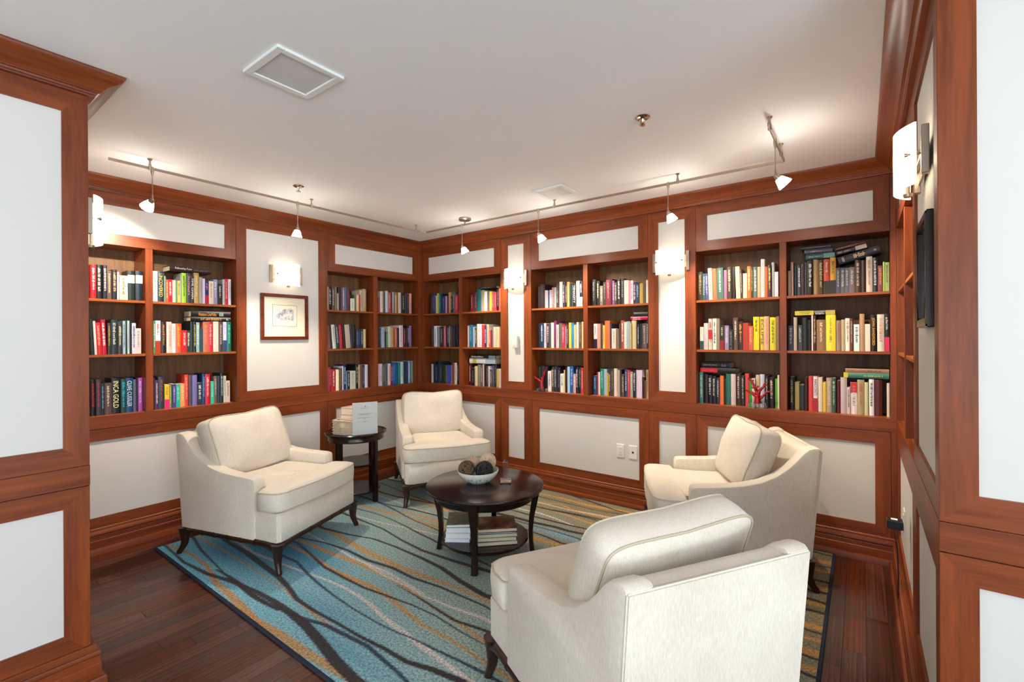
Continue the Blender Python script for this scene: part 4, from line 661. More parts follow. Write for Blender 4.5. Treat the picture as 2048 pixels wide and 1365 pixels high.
    rings_mesh(m, [C(-.096, .06), C(-.094, .3), C(-.088, .6), C(-.078, .82), C(-.066, .95), C(-.056, 1.0), C(.0, 1.012), C(.056, 1.0), C(.066, .95), C(.082, .82), C(.096, .6), C(.104, .3), C(.106, .06)])
    bc = finish('back_cushion', m, 'fabric', t, 70); bc.location = pos; bc.rotation_euler = (roll_, tilt, yaw_)
    for d in (-.060, .060):
        m = bmesh.new(); tube(m, C(d, .992), .0042, 5, closed=True); finish('piping', m, 'piping', bc, 60)
    # wooden plinth with bamboo-like rings, and four sabre legs
    m = bmesh.new(); zr = .166
    F0, R0 = CDD/2-.012, -CDD/2+.010
    cor = [(F0, yo(F0)-.012), (R0, yo(R0)-.010), (R0, -yo(R0)+.010), (F0, -yo(F0)+.012)]
    for i in range(4):
        a, c = Vector(cor[i]+(zr,)), Vector(cor[(i+1) % 4]+(zr,))
        k = 15; pts = []; rad = []
        for j in range(k+1):
            f = j/k; p = a.lerp(c, f); e = min(f, 1-f)*(c-a).length
            p.z = zr-0.030*math.exp(-(e/.045)**2)+.002; pts.append(p); rad.append(.0195 + .004*math.exp(-(e/.05)**2))
        tube(m, pts, rad, 8)
        for f in (.22, .36, .5, .64, .78):
            p = a.lerp(c, f); d = (c-a).normalized()*.004; tube(m, [p-d+Vector((0, 0, .002)), p+d+Vector((0, 0, .002))], .0225, 8)
    finish('plinth', m, 'leg_wood', t, 50)
    for i, (x, y) in enumerate(cor):
        sx = 1 if x > 0 else -1; sy = 1 if y > 0 else -1
        k = .022 if sx > 0 else .040
        P = [(x-sx*.004, y-sy*.004, .178), (x-sx*.004, y-sy*.004, .15), (x-sx*.005, y-sy*.004, .11), (x-sx*.003, y-sy*.003, .07), (x+sx*k*.35, y+sy*.004, .032), (x+sx*k*.74, y+sy*.008, .010), (x+sx*k*.78, y+sy*.009, .0)]
        pts = catmull(P, 4); pts[-2] = Vector((pts[-1].x, pts[-1].y, .003)); pts[-1] = Vector((pts[-1].x, pts[-1].y, 0)); n = len(pts); rad = [.040-.0225*min(1, (j/n)*1.5)**.8 for j in range(n)]
        m = bmesh.new(); tube(m, pts, rad, 10); finish('leg', m, 'leg_wood', t, 50)
    return t
RZ = lambda d: math.radians(d)
make_chair('cream armchair with a slumped, creased back cushion, standing below the framed print', (.60, .43, 11, (-.215, .0, .705), RZ(-17), RZ(-4), RZ(3)), (.789, -2.158, .002), .357)
make_chair('cream armchair set across the corner, between round side table and back wall', (.60, .42, 5, (-.245, .0, .700), RZ(-10), 0, 0), (.895, -.600, .002), -.533)
make_chair('cream armchair standing against the back wall under the bottom shelf with broad red coral', (.52, .40, 8, (-.17, -.02, .700), RZ(-20), RZ(6), RZ(-3)), (3.442, -.560, .002), 3.579)
make_chair('cream armchair showing its flat outside back, loose cushion pulled forward, beside the floorboards', (.63, .40, 21, (-.185, -.02, .672), RZ(-18), RZ(3), RZ(-2)), (3.488, -2.172, .002), 2.591)

# ---------------------------------------------------------------- coffee table
TX, TY, TZ, TR = 2.150, -1.390, 0.465, 0.397
t = thing('coffee_table', 'round dark espresso coffee table with four curved legs and lower shelf', 'table', (TX, TY, .001), RZ(28))
m = bmesh.new(); lathe(m, ((0, .437), (.36, .437), (.389, .440), (.396, .447), (.397, .455), (.394, .462), (.388, .465), (0, .465)), 64); finish('table_top', m, 'espresso', t, 30)
m = bmesh.new(); lathe(m, ((.318, .385), (.336, .385), (.338, .436), (.318, .436), (.318, .385)), 64); finish('apron', m, 'espresso', t, 30)
m = bmesh.new(); lathe(m, ((0, .098), (.285, .098), (.292, .104), (.292, .114), (.286, .118), (0, .118)), 56); finish('lower_shelf', m, 'espresso', t, 30)
for k in range(4):
    a = k*PI/2; m = bmesh.new()
    P = [(.352, .436), (.350, .40), (.338, .34), (.322, .26), (.314, .18), (.315, .10), (.323, .03), (.328, 0)]
    hw = [.030, .030, .026, .021, .018, .018, .020, .021]; th = [.026, .026, .025, .021, .018, .017, .018, .019]
    rings = []
    for (r, z), h_, q in zip(P, hw, th): rings.append([(r-q, -h_, z), (r+q*.6, -h_, z), (r+q*.6, h_, z), (r-q, h_, z)])
    rings_mesh(m, rings); bmesh.ops.bevel(m, geom=[e for e in m.edges], offset=.003, segments=1, affect='EDGES')
    o = finish('leg', m, 'espresso', t, 40); o.rotation_euler = (0, 0, a)
# bowl with woven balls
BX, BY = 2.100, -1.405
m = bmesh.new(); lathe(m, ((0, 0), (.055, 0), (.062, .003), (.092, .018), (.118, .040), (.134, .062), (.141, .080), (.1405, .086), (.136, .086), (.131, .075), (.112, .043), (.08, .020), (.04, .012), (0, .011)), 48)
o = finish('bowl', m, 'bowl', None, 60, (BX, BY, TZ)); tag(o, 'white scale-patterned bowl holding woven balls on the coffee table', 'bowl')
def ball(label, off, r, cols, n, rs, thick, core):
    rr = random.Random(rs); t = thing('woven_ball', label, 'decorative ball', (BX+off[0], BY+off[1], TZ+off[2]), 0, 'balls in the bowl')
    m = bmesh.new(); bmesh.ops.create_icosphere(m, subdivisions=3, radius=r*.88); finish('core', m, simple('ball_core', core, .9), t, 60)
    for ci, c in enumerate(cols):
        m = bmesh.new()
        for q in range(n):
            ax = Vector((rr.gauss(0, 1), rr.gauss(0, 1), rr.gauss(0, 1))).normalized(); a = ax.orthogonal().normalized(); b_ = ax.cross(a); rad = r*rr.uniform(.92, 1.0); off_ = rr.uniform(-.45, .45)*r; k = math.sqrt(max(1e-5, rad*rad-off_*off_))
            tube(m, [ax*off_+(a*math.cos(2*PI*j/22)+b_*math.sin(2*PI*j/22))*k for j in range(22)], thick, 4, closed=True)
        finish('strand', m, simple('ball_strand', c, .7), t, 60)
cr_ = lambda k: (rt*k[0]+fw*k[1])
def off3(r, f, z): v = rt*r+fw*f; return (v.x, v.y, z)
ball('coarse brown vine ball in the white bowl', off3(-.076, -.028, .098), .054, (srgb(120, 96, 70), srgb(78, 58, 40)), 26, 3, .0028, srgb(44, 30, 20))
ball('black wiry ball in the white bowl', off3(.046, -.046, .094), .060, (srgb(20, 18, 22), srgb(52, 48, 50)), 24, 4, .0024, srgb(8, 7, 9))
ball('tan string ball in the white bowl, behind the vine ball', off3(-.042, .066, .106), .052, (srgb(196, 150, 116), srgb(216, 186, 160)), 34, 5, .0022, srgb(160, 112, 80))
ball('pale beige string ball, highest in the white bowl', off3(.066, .062, .126), .056, (srgb(212, 176, 144), srgb(226, 204, 180)), 34, 6, .0022, srgb(176, 134, 100))
# crystal obelisk award
t = thing('crystal_award', 'clear crystal obelisk award on a square base, on the coffee table', 'award', (2.255, -1.297, TZ), RZ(40))
m = bmesh.new(); bx(m, -.036, .036, -.030, .030, 0.0037, .020, .002); finish('base', m, 'crystal', t)
m = bmesh.new(); bx(m, -.036, .036, -.030, .030, 0.0, .0035); finish('base_pad', m, simple('blue_black_felt', srgb(16, 22, 40), .6), t)
m = bmesh.new(); rings_mesh(m, [[(x*.017, y*.012, z) for x, y in ((-1, -1), (1, -1), (1, 1), (-1, 1))] for z in (.0205, .135)]+[[(x*.004, y*.003, .155) for x, y in ((-1, -1), (1, -1), (1, 1), (-1, 1))]]); finish('column', m, 'crystal', t)

# ---------------------------------------------------------------- books lying under the coffee table
def flat_book(label, c, rz, L, Wd, z, th, cover, top=None, group='books on the lower table shelf', pg='pages'):
    t = thing('book', label, 'book', (c[0], c[1], z), rz, group)
    m = bmesh.new(); bx(m, -L/2, L/2, -Wd/2, Wd/2, 0, .0022); bx(m, -L/2, L/2, -Wd/2, Wd/2, th-.0022, th); bx(m, -L/2, L/2, Wd/2-.002, Wd/2, .0022, th-.0022)
    o = finish('cover', m, top or 'cover', t); o.color = h3(cover)
    m = bmesh.new(); bx(m, -L/2+.004, L/2-.004, -Wd/2+.003, Wd/2-.003, .0024, th-.0024); finish('pages', m, pg, t)
    return t
rz0 = math.atan2(rt.y, rt.x)
SHZ = .120
cL = Vector((2.025, -1.651))+Vector((.813, .582))*.085+Vector((-.582, .813))*.115
M['pages_blue'] = simple('white_page_edges', srgb(232, 236, 238), .8)
zc = SHZ
for i, (th, c, lab) in enumerate(((.022, 'dde', 'large white-edged book at the bottom of the shorter stack under the table'), (.036, 'cdd', 'thick white-edged book in the middle of the shorter stack under the table'), (.036, 'ccb', 'white-edged book second from top in the shorter stack under the table'), (.020, '443', 'picture book with a dark green cover atop the shorter stack'))):
    flat_book(lab, cL, rz0+RZ(2*i-3), .165, .225, zc, th, c, 'cover_green' if i == 3 else None, pg='pages_blue'); zc += th+.0006
cR = Vector((2.232, -1.575))+Vector((.722, .692))*.130+Vector((-.692, .722))*.105
zc = SHZ; rzR = math.atan2(.692, .722)
for i, (th, c, lab) in enumerate(((.026, '543', 'brown hardback at the bottom of the stack with the brown photo cover'), (.025, '885', 'olive hardback second from the bottom under the brown photo cover'), (.022, '9a7', 'pale green hardback under the blue striped book on the lower shelf'), (.010, '258', 'thin blue booklet directly beneath the brown photo book'), (.022, '543', 'large book with brown photographic cover topping the lower shelf stack'))):
    b_ = flat_book(lab, cR, rzR+RZ((1.5, -1, .5, -2, 0)[i]), .265-.006*(i % 2), .215, zc, th, c, 'cover_brown' if i == 4 else None); zc += th+.0006
def marks(m, x0, x1, y0, y1, rr, word=(2, 6), z=0.0, gap=.35):
    """a line of letter-like strokes too small to read, in the local xy plane"""
    x = x0; hgt = y1-y0
    while x < x1-hgt*.3:
        for _ in range(rr.randint(*word)):
            wd = hgt*rr.uniform(.32, .6)
            if x+wd > x1: break
            k = rr.random(); a, c = y0, y1
            if k < .35: c = y0+hgt*.72
            s = wd*.34
            v = [(x, a), (x+s, a), (x+s, c), (x, c)]; m.faces.new([m.verts.new((p[0], p[1], z)) for p in v])
            if rr.random() < .75:
                yy = c-hgt*.2 if rr.random() < .5 else (a+c)/2-hgt*.1
                m.faces.new([m.verts.new((p[0], p[1], z)) for p in ((x+s, yy), (x+wd*.9, yy), (x+wd*.9, yy+hgt*.2), (x+s, yy+hgt*.2))])
            if rr.random() < .6: m.faces.new([m.verts.new((p[0], p[1], z)) for p in ((x+wd*.62, a), (x+wd*.9, a), (x+wd*.9, c), (x+wd*.62, c))])
            x += wd*1.12
        x += hgt*gap
    return m
m = bmesh.new(); r_ = random.Random(5)
for q in range(3): marks(m, -.03 - .02*q, .09, .0+q*.020, .013+q*.020, r_, (4, 8))
o = finish('cover_lettering', m, 'print', b_); o.color = h3('211'); o.rotation_euler = (0, 0, PI); o.location = (0, -.03, .0224)

# ---------------------------------------------------------------- round side table with basket, books and notice
SX, SYY, SZ = 0.530, -1.270, 0.610
t = thing('side_table', 'round dark espresso side table with two lower shelves, by the corner armchair', 'table', (SX, SYY, 0), math.atan2(rt.y, rt.x))
m = bmesh.new(); lathe(m, ((0, .592), (.235, .592), (.250, .590), (.262, .600), (.268, .612), (.262, .618), (.250, .616), (.240, .610), (0, .610)), 56); finish('table_top', m, 'espresso', t, 30)
m = bmesh.new(); lathe(m, ((.218, .545), (.238, .545), (.242, .551), (.238, .560), (.238, .590), (.218, .590), (.218, .545)), 56); finish('apron', m, 'espresso', t, 30)
for z in (.345, .105):
    m = bmesh.new(); lathe(m, ((0, z-.018), (.198, z-.018), (.205, z-.012), (.205, z-.004), (.200, z), (0, z)), 48); finish('shelf', m, 'espresso', t, 30)
for k in range(4):
    a = RZ(-22+90*k); m = bmesh.new(); bx(m, .190, .226, -.018, .018, .0, .592, .002)
    o = finish('leg', m, 'espresso', t); o.rotation_euler = (0, 0, a)
# basket
a_ = Vector((-.973, -.231, 0)); b_ = Vector((-.231, .973, 0)).normalized(); K = Vector((.717, -1.436, SZ))
t = thing('wicker_basket', 'pale woven basket with handle holes full of books on the side table', 'basket', tuple(K+a_*.125+b_*.145+Vector((0, 0, .002))), math.atan2(-a_.y, -a_.x))
LA, LB, BH = .212, .262, .118
def rect_path(k, z, ph, amp):
    P = []; per = [(-LA/2, -LB/2), (LA/2, -LB/2), (LA/2, LB/2), (-LA/2, LB/2)]; i = 0
    for s in range(4):
        p, q = per[s], per[(s+1) % 4]; n = max(4, int(math.dist(p, q)/.0085)); nx_, ny_ = (q[1]-p[1])/math.dist(p, q), -(q[0]-p[0])/math.dist(p, q)
        for j in range(n):
            f = j/n; o = amp*math.sin(PI*i+ph); P.append((p[0]+(q[0]-p[0])*f+nx_*o, p[1]+(q[1]-p[1])*f+ny_*o, z+.0012*math.sin(i*1.7+ph*3))); i += 1
    return P
m = bmesh.new(); rb = random.Random(2)
for k in range(10):
    z = .005+k*.0116; P = rect_path(1, z, PI/2*(1 if k % 2 else -1), .0055)
    if 6 <= k <= 8:     # hand holes in the short ends
        P = [p for p in P if not (abs(p[0]) < .026 and abs(p[1]) > LB/2-.02)]
        seg = []; 
        for p in P:
            if seg and math.dist(seg[-1], p) > .03: 
                if len(seg) > 1: tube(m, seg, .0046, 5)
                seg = []
            seg.append(p)
        if len(seg) > 1: tube(m, seg, .0046, 5)
    else: tube(m, P, .0046, 5, closed=True)
wk = simple('wicker', srgb(196, 180, 156), .8, noise=.65, nscale=70)
finish('weave', m, wk, t, 60)
m = bmesh.new(); tube(m, rect_path(1, BH+.003, 0, 0), .0075, 6, closed=True); finish('rim', m, wk, t, 60)
m = bmesh.new(); bx(m, -LA/2, LA/2, -LB/2, LB/2, 0, .004); finish('bottom', m, wk, t)
kb = K+a_*.125+b_*.145+Vector((0, 0, .002)); rzb = math.atan2(-a_.y, -a_.x)
zc = SZ+.0085
for i, (L_, W_, th, c, tp, lab, dx, dy, rz) in enumerate((
    (.172, .225, .052, 'cb9', None, 'thick tan book at the bottom of the wicker basket', 0, 0, 0),
    (.160, .215, .046, 'dc9', None, 'cream hardback in the wicker basket under the white paperback', .005, .01, 2),
    (.145, .20, .026, 'edc', None, 'white paperback lying on the cream hardback in the basket', .0, .004, -2),
    (.14, .19, .036, 'b25', None, 'magenta spined paperback in the basket pile below the pale novel', -.004, .015, 5),
    (.145, .185, .062, 'edd', 'cover_novel', 'pale illustrated novel topping the pile in the wicker basket', .01, .01, -3))):
    p = kb + Vector((math.cos(rzb)*dx-math.sin(rzb)*dy, math.sin(rzb)*dx+math.cos(rzb)*dy, 0))
    flat_book(lab, (p.x, p.y), rzb+RZ(rz), L_, W_, zc, th, c, tp, 'books in the wicker basket'); zc += th+.0006
# notice in an acrylic stand
s0, s1 = Vector((.692, -1.410, SZ)), Vector((.770, -1.236, SZ)); d_ = (s1-s0).normalized()
t = thing('notice_stand', 'white printed notice in a clear acrylic stand in front of the basket', 'sign', tuple((s0+s1)/2+Vector((d_.y, -d_.x, 0))*.013), math.atan2(d_.y, d_.x))
m = bmesh.new(); bx(m, -.108, .108, .0, .0022, .006, .286); bx(m, -.108, .108, -.0035, -.0013, .006, .286); bx(m, -.108, .108, -.022, .005, 0.0, .004); finish('holder', m, 'acrylic', t)
m = bmesh.new(); bx(m, -.1065, .1065, -.0012, -.0001, .007, .285); pp = finish('page', m, 'paper', t)
m = bmesh.new(); r_ = random.Random(9)
for x0_, x1_, z in ((-.066, .066, .184), (-.050, .048, .176), (-.066, .062, .150), (-.014, .012, .142), (-.022, .020, .115)): marks(m, x0_, x1_, z, z+.0046, r_, (3, 8))
for v in m.verts: v.co = Vector((v.co.x, -.0040, v.co.y))
o = finish('notice_lettering', m, 'print', pp); o.color = h3('778')
m = bmesh.new(); prism(m, [(0, .262), (.004, .251), (.0045, .247), (.002, .2435), (-.002, .2435), (-.0045, .247), (-.004, .251)], 'y', -.0042, -.0038); marks(m, -.040, .040, .231, .235, r_, (6, 9))
for v in m.verts:
    if abs(v.co.z) < 1e-6 and v.co.y > .1: v.co = Vector((v.co.x, -.0040, v.co.y))
o = finish('notice_emblem', m, 'print', pp); o.color = h3('69c')

# ---------------------------------------------------------------- wall sconces
def sconce(label, loc, rz, power):
    t = thing('wall_sconce', label, 'wall lamp', loc, rz, 'frosted glass wall sconces')
    m = bmesh.new()
    for s in (-1, 1):
        x = s*.136; bx(m, x-.012, x+.012, -.020, 0, -.078, .078, .002)
    bx(m, -.13, .13, -.008, 0, -.050, .050, .001); bx(m, -.13, .13, -.018, -.012, -.006, .006)
    finish('back_plate', m, 'nickel', t)
    m = bmesh.new(); n = 18; wd = .116; hh = .101
    F = []; Bk = []
    for i in range(n+1):
        a = -1+2*i/n; x = a*wd; y = -.034-.050*(1-a*a)**.9
        F.append((x, y)); Bk.append((x*.985, y+.005))
    poly = F+Bk[::-1]
    A = [m.verts.new((x, y, -hh)) for x, y in poly]; B = [m.verts.new((x, y, hh)) for x, y in poly]; k = len(poly)
    for i in range(k): m.faces.new((A[i], A[(i+1) % k], B[(i+1) % k], B[i]))
    for i in range(n): m.faces.new((A[i], A[k-1-i], A[k-2-i], A[i+1])); m.faces.new((B[i], B[i+1], B[k-2-i], B[k-1-i]))
    finish('glass_shade', m, 'sconce_glass', t, 40)
    for s in (-1, 1):
        m = bmesh.new(); y = -.034-.050*(1-.88**2)**.9
        tube(m, [(s*.102, -.014, 0), (s*.102, y-.006, 0)], .0035, 8); tube(m, [(s*.102, y-.004, 0), (s*.102, y-.012, 0)], .0065, 10); finish('shade_screw', m, 'chrome', t, 40)
    m = bmesh.new(); lathe(m, ((0, -.118), (.012, -.116), (.014, -.106), (.006, -.100), (.006, -.05), (0, -.05)), 12, 0, -.044); finish('lamp_holder', m, 'nickel', t, 40)
    l = bpy.data.lights.new('sconce_bulb', 'POINT'); l.energy = power; l.color = WARM; l.shadow_soft_size = .018
    o = bpy.data.objects.new('sconce_bulb', l); COL.objects.link(o); o.parent = t; o.location = (0, -.046, .0)
sconce('frosted glass sconce on the white panel above the small framed print', (0, -1.634, 2.030), PI/2, SCONCE_W)
sconce('frosted glass sconce on the narrow panel above the motion sensor', (1.394, 0, 2.045), 0, SCONCE_W)
sconce('frosted glass sconce on the narrow panel with nothing beneath it', (2.962, 0, 2.055), 0, SCONCE_W)
sconce('frosted glass sconce on the end wall above the dark framed picture', (W, -1.700, 2.045), -PI/2, SCONCE_W)
sconce('frosted glass sconce on the hidden side of the front pier', (1.400, YQ, 1.985), PI, SCONCE_W)

# ---------------------------------------------------------------- pictures
def picture(name, label, loc, rz, wd, ht, fm, inner, art, dp=.028):
    t = thing(name, label, 'picture', loc, rz)
    fwid = .030
    m = bmesh.new(); a, c = wd/2, ht/2
    for pts in (((-a, -c), (-a+fwid, -c+fwid), (-a+fwid, c-fwid), (-a, c)), ((a, -c), (a, c), (a-fwid, c-fwid), (a-fwid, -c+fwid)), ((-a, -c), (a, -c), (a-fwid, -c+fwid), (-a+fwid, -c+fwid)), ((-a, c), (-a+fwid, c-fwid), (a-fwid, c-fwid), (a, c))):
        b = bmesh.new(); prism(b, pts, 'y', -dp, -.002); bmesh.ops.bevel(b, geom=b.edges[:], offset=.004, segments=2, affect='EDGES'); merge(m, b)
    finish('frame', m, fm, t, 40)
    m = bmesh.new(); bx(m, -a+.02, a-.02, -.012, -.004, -c+.02, c-.02); finish('mat_board', m, inner, t)
    if art:
        m = bmesh.new(); bx(m, -art[0]/2-.003, art[0]/2+.003, -.0126, -.012, -art[1]/2-.003, art[1]/2+.003); finish('print_border', m, simple('print_border_ink', srgb(84, 52, 40), .7), t, None, (art[2], 0, art[3]))
        m = bmesh.new(); bx(m, -art[0]/2, art[0]/2, -.0132, -.0126, -art[1]/2, art[1]/2); finish('print', m, 'sketch', t, None, (art[2], 0, art[3]))
    return t
picture('framed_print', 'small mahogany framed ink print with wide cream mat below a sconce', (-.010, -1.644, 1.647), PI/2, .436, .412, 'frame_red', 'mat_board', (.218, .188, 0, .012))
t = picture('framed_picture', 'dark framed glazed picture hanging on the end wall below a sconce', (W+.010, -1.745, 1.658), -PI/2, .31, .365, 'frame_dark', simple('dim_print', srgb(92, 72, 60), .6, noise=.3, nscale=12), None, .026)
m = bmesh.new(); bx(m, -.128, .128, -.0155, -.0135, -.155, .155); finish('glazing', m, 'picture_glass', t)

# ---------------------------------------------------------------- outlets, sensor, adapter
def plate(name, label, cat, loc, rz, kind):
    t = thing(name, label, cat, loc, rz); m = bmesh.new(); bx(m, -.036, .036, -.006, 0, -.058, .058, .002); finish('cover_plate', m, 'plastic_white', t)
    m = bmesh.new()
    if kind == 'outlet':
        bx(m, -.017, .017, -.0085, -.006, -.034, .034, .001); finish('receptacle', m, 'plastic_white', t)
        m = bmesh.new()
        for z in (.017, -.017):
            for x in (-.006, .006): bx(m, x-.0012, x+.0012, -.0088, -.0084, z-.002, z+.006)
            bx(m, -.002, .002, -.0088, -.0084, z-.010, z-.006)
        finish('slots', m, 'black', t)
    else:
        bx(m, -.008, .008, -.0075, -.006, -.007, .007); finish('jack', m, 'black', t)
    return t
plate('wall_outlet', 'white duplex power outlet on the low panel of the back wall', 'outlet', (2.513, .010, .460), 0, 'outlet')
plate('data_jack', 'white data jack plate beside the power outlet on the back wall', 'outlet', (2.627, .010, .460), 0, 'jack')
t = thing('motion_sensor', 'small white motion sensor on the narrow panel under a sconce', 'sensor', (1.400, .010, 1.398), 0)
m = bmesh.new(); bx(m, -.030, .030, -.040, 0, -.055, .068, .006, 2); finish('housing', m, 'plastic_white', t, 40)
m = bmesh.new(); bx(m, -.004, .004, -.0412, -.0398, -.040, -.036); finish('indicator', m, 'black', t)
plate('end_wall_outlet', 'white power outlet on the end wall with a black adapter plugged in', 'outlet', (W-.010, -.86, .545), -PI/2, 'outlet')
t = thing('power_adapter', 'black plug-in power adapter with cord in the end wall outlet', 'adapter', (W-.019, -.86, .528), -PI/2)
m = bmesh.new(); bx(m, -.032, .032, -.062, -.0, -.022, .018, .003); finish('body', m, 'black', t)
m = bmesh.new(); bx(m, -.016, .010, -.045, -.02, .018, .0186); finish('rating_label', m, 'paper', t)
m = bmesh.new(); tube(m, catmull([(0, -.03, -.02), (.004, -.030, -.06), (.01, -.022, -.12), (.012, -.018, -.26), (.02, -.02, -.36)], 5), .003, 6); finish('cord', m, 'cord', t, 60)

# ---------------------------------------------------------------- ceiling: speakers, sprinklers, track lights
def speaker(label, cx, cy, sz):
    t = thing('ceiling_speaker', label, 'speaker', (cx, cy, H), 0, 'square ceiling speakers'); a = sz/2; f = .030
    m = bmesh.new()
    for q in ((-a, a, -a, -a+f), (-a, a, a-f, a), (-a, -a+f, -a+f, a-f), (a-f, a, -a+f, a-f)): bx(m, q[0], q[1], q[2], q[3], -.012, 0, .002)
    finish('frame', m, 'speaker_frame', t)
    m = bmesh.new(); bx(m, -a+f, a-f, -a+f, a-f, -.006, 0); finish('grille', m, 'grille', t)
speaker('white square ceiling speaker out in the open ceiling, away from the track', 2.290, -2.787, .287)
speaker('white square ceiling speaker tucked beside the track light rail', 2.316, -.732, .270)
def sprinkler(label, x, y):
    t = thing('fire_sprinkler', label, 'sprinkler', (x, y, H), 0, 'ceiling sprinklers')
    m = bmesh.new(); lathe(m, ((.012, 0), (.036, 0), (.038, -.004), (.030, -.009), (.018, -.004), (.012, -.002)), 24); finish('escutcheon', m, 'chrome', t, 40)
    m = bmesh.new(); lathe(m, ((0, 0), (.009, 0), (.009, -.018), (.006, -.022), (.006, -.034), (0, -.034)), 12)
    for s in (-1, 1): tube(m, [(s*.009, 0, -.016), (s*.011, 0, -.028), (s*.003, 0, -.040)], .002, 6)
    finish('head', m, 'chrome', t, 40)
    m = bmesh.new(); lathe(m, ((0, -.040), (.016, -.040), (.017, -.042), (0, -.0435)), 16); finish('deflector', m, 'chrome', t, 40)
sprinkler('chrome fire sprinkler in mid ceiling over the coffee table and right-hand armchairs', 3.312, -1.511)
sprinkler('chrome fire sprinkler beside the track rail along the framed print wall', .899, -2.004)
ZR = 2.512
t = thing('track_rail', 'brushed nickel monorail track hung on standoffs below the ceiling', 'track light', (0, 0, H))
def rail_seg(p, q):
    m = bmesh.new(); d = (Vector(q)-Vector(p)).normalized(); n_ = Vector((-d.y, d.x, 0))*.0035
    P = [Vector((p[0], p[1], ZR-H)), Vector((q[0], q[1], ZR-H))]
    for zz in ((-.008, -.0025), (.0025, .008)):
        A = [P[0]+n_, P[0]-n_, P[1]-n_, P[1]+n_]
        lo = [m.verts.new(v+Vector((0, 0, zz[0]))) for v in A]; hi = [m.verts.new(v+Vector((0, 0, zz[1]))) for v in A]
        m.faces.new(lo); m.faces.new(hi); [m.faces.new((lo[i], lo[(i+1) % 4], hi[(i+1) % 4], hi[i])) for i in range(4)]
    A = [P[0]+n_*.7, P[0]-n_*.7, P[1]-n_*.7, P[1]+n_*.7]
    lo = [m.verts.new(v+Vector((0, 0, -.0025))) for v in A]; hi = [m.verts.new(v+Vector((0, 0, .0025))) for v in A]
    [m.faces.new((lo[i], lo[(i+1) % 4], hi[(i+1) % 4], hi[i])) for i in range(4)]
    finish('rail', m, 'nickel', t)
XR, YR, XR2 = .668, -.560, 3.829
rail_seg((XR, -3.035), (XR, YR-.03)); rail_seg((XR, YR-.03), (XR+.03, YR)); rail_seg((XR+.03, YR), (XR2, YR)); rail_seg((XR2, YR), (XR2, -1.17))
for x, y in ((XR, -2.834), (XR, -1.768), (XR, -.67), (2.202, YR), (3.191, YR), (XR2, -.696), (XR2, -1.116)):
    m = bmesh.new(); lathe(m, ((0, 0), (.014, 0), (.012, -.005), (.0055, -.012), (.006, -.026), (.0095, -.044), (.010, -.062), (.008, -.068), (0, -.068)), 12, x, y); finish('standoff', m, 'nickel', t, 50)
m = bmesh.new(); lathe(m, ((0, 0), (.056, 0), (.058, -.004), (.056, -.018), (.048, -.022), (.008, -.022), (.008, -.062), (0, -.064)), 28, 1.221, YR); finish('power_canopy', m, 'nickel', t, 40)
def head(label, x, y, tilt_dir, tilt):
    """pendant spot: connector, stem, socket and frosted cone, aimed along tilt_dir"""
    t = thing('spot_light', label, 'spotlight', (x, y, ZR), 0, 'spotlights on the track')
    m = bmesh.new(); lathe(m, ((0, .012), (.008, .011), (.0095, 0), (.0095, -.018), (.006, -.034), (.0035, -.046), (0, -.046)), 12); finish('connector', m, 'nickel', t, 40)
    m = bmesh.new(); tube(m, [(0, 0, -.040), (0, 0, -.175)], .0028, 8); lathe(m, ((.003, -.160), (.0055, -.166), (.0055, -.190), (0, -.192)), 10); finish('stem', m, 'nickel', t, 40)
    d = Vector((math.cos(tilt_dir)*math.sin(tilt), math.sin(tilt_dir)*math.sin(tilt), -math.cos(tilt)))
    q = Vector((0, 0, -1)).rotation_difference(d).to_matrix().to_4x4()
    mt = Matrix.Translation((0, 0, -.190)) @ q
    b = bmesh.new(); lathe(b, ((0, .004), (.010, .002), (.014, -.010), (.016, -.024), (.013, -.028), (0, -.028)), 16); m = bmesh.new(); merge(m, b, mt); finish('socket', m, 'nickel', t, 40)
    b = bmesh.new(); lathe(b, ((.015, -.022), (.020, -.026), (.0285, -.048), (.0365, -.070), (.0375, -.074), (.0345, -.0735), (.018, -.030), (.013, -.027), (.015, -.022)), 24); m = bmesh.new(); merge(m, b, mt); finish('glass_cone', m, 'spot_glass', t, 50)
    b = bmesh.new(); bmesh.ops.create_uvsphere(b, u_segments=12, v_segments=8, radius=.011); bmesh.ops.translate(b, verts=b.verts, vec=(0, 0, -.046)); m = bmesh.new(); merge(m, b, mt); finish('bulb', m, BULB, t, 60)
    l = bpy.data.lights.new('spot_bulb', 'SPOT'); l.energy = SPOT_W; l.color = (1.0, .84, .66); l.spot_size = RZ(95); l.spot_blend = .6; l.shadow_soft_size = .012
    o = bpy.data.objects.new('spot_bulb', l); COL.objects.link(o); o.parent = t; o.matrix_local = mt @ Matrix.Translation((0, 0, -.062))
BULB = bpy.data.materials.new('halogen_bulb'); BULB.use_nodes = True; nt_ = BULB.node_tree; nt_.nodes.clear(); oo = nt_.nodes.new('ShaderNodeOutputMaterial'); ee = nt_.nodes.new('ShaderNodeEmission'); ee.inputs[0].default_value = (1, .9, .75, 1); ee.inputs[1].default_value = 12; nt_.links.new(ee.outputs[0], oo.inputs[0])
head('glowing cone spotlight above the bookcase by the front pier', XR, -2.822, RZ(195), RZ(52))
head('glowing cone spotlight hanging above the framed print', XR, -1.885, RZ(180), RZ(12))
head('glowing cone spotlight under the track power canopy', 1.185, YR, RZ(70), RZ(25))
head('glowing cone spotlight above the sensor half of the middle bookcase', 2.045, YR, RZ(60), RZ(30))
head('glowing cone spotlight above the plain narrow sconce panel', 3.125, YR, RZ(55), RZ(30))
head('glowing cone spotlight on the short track arm near the end wall', XR2, -.930, RZ(30), RZ(45))

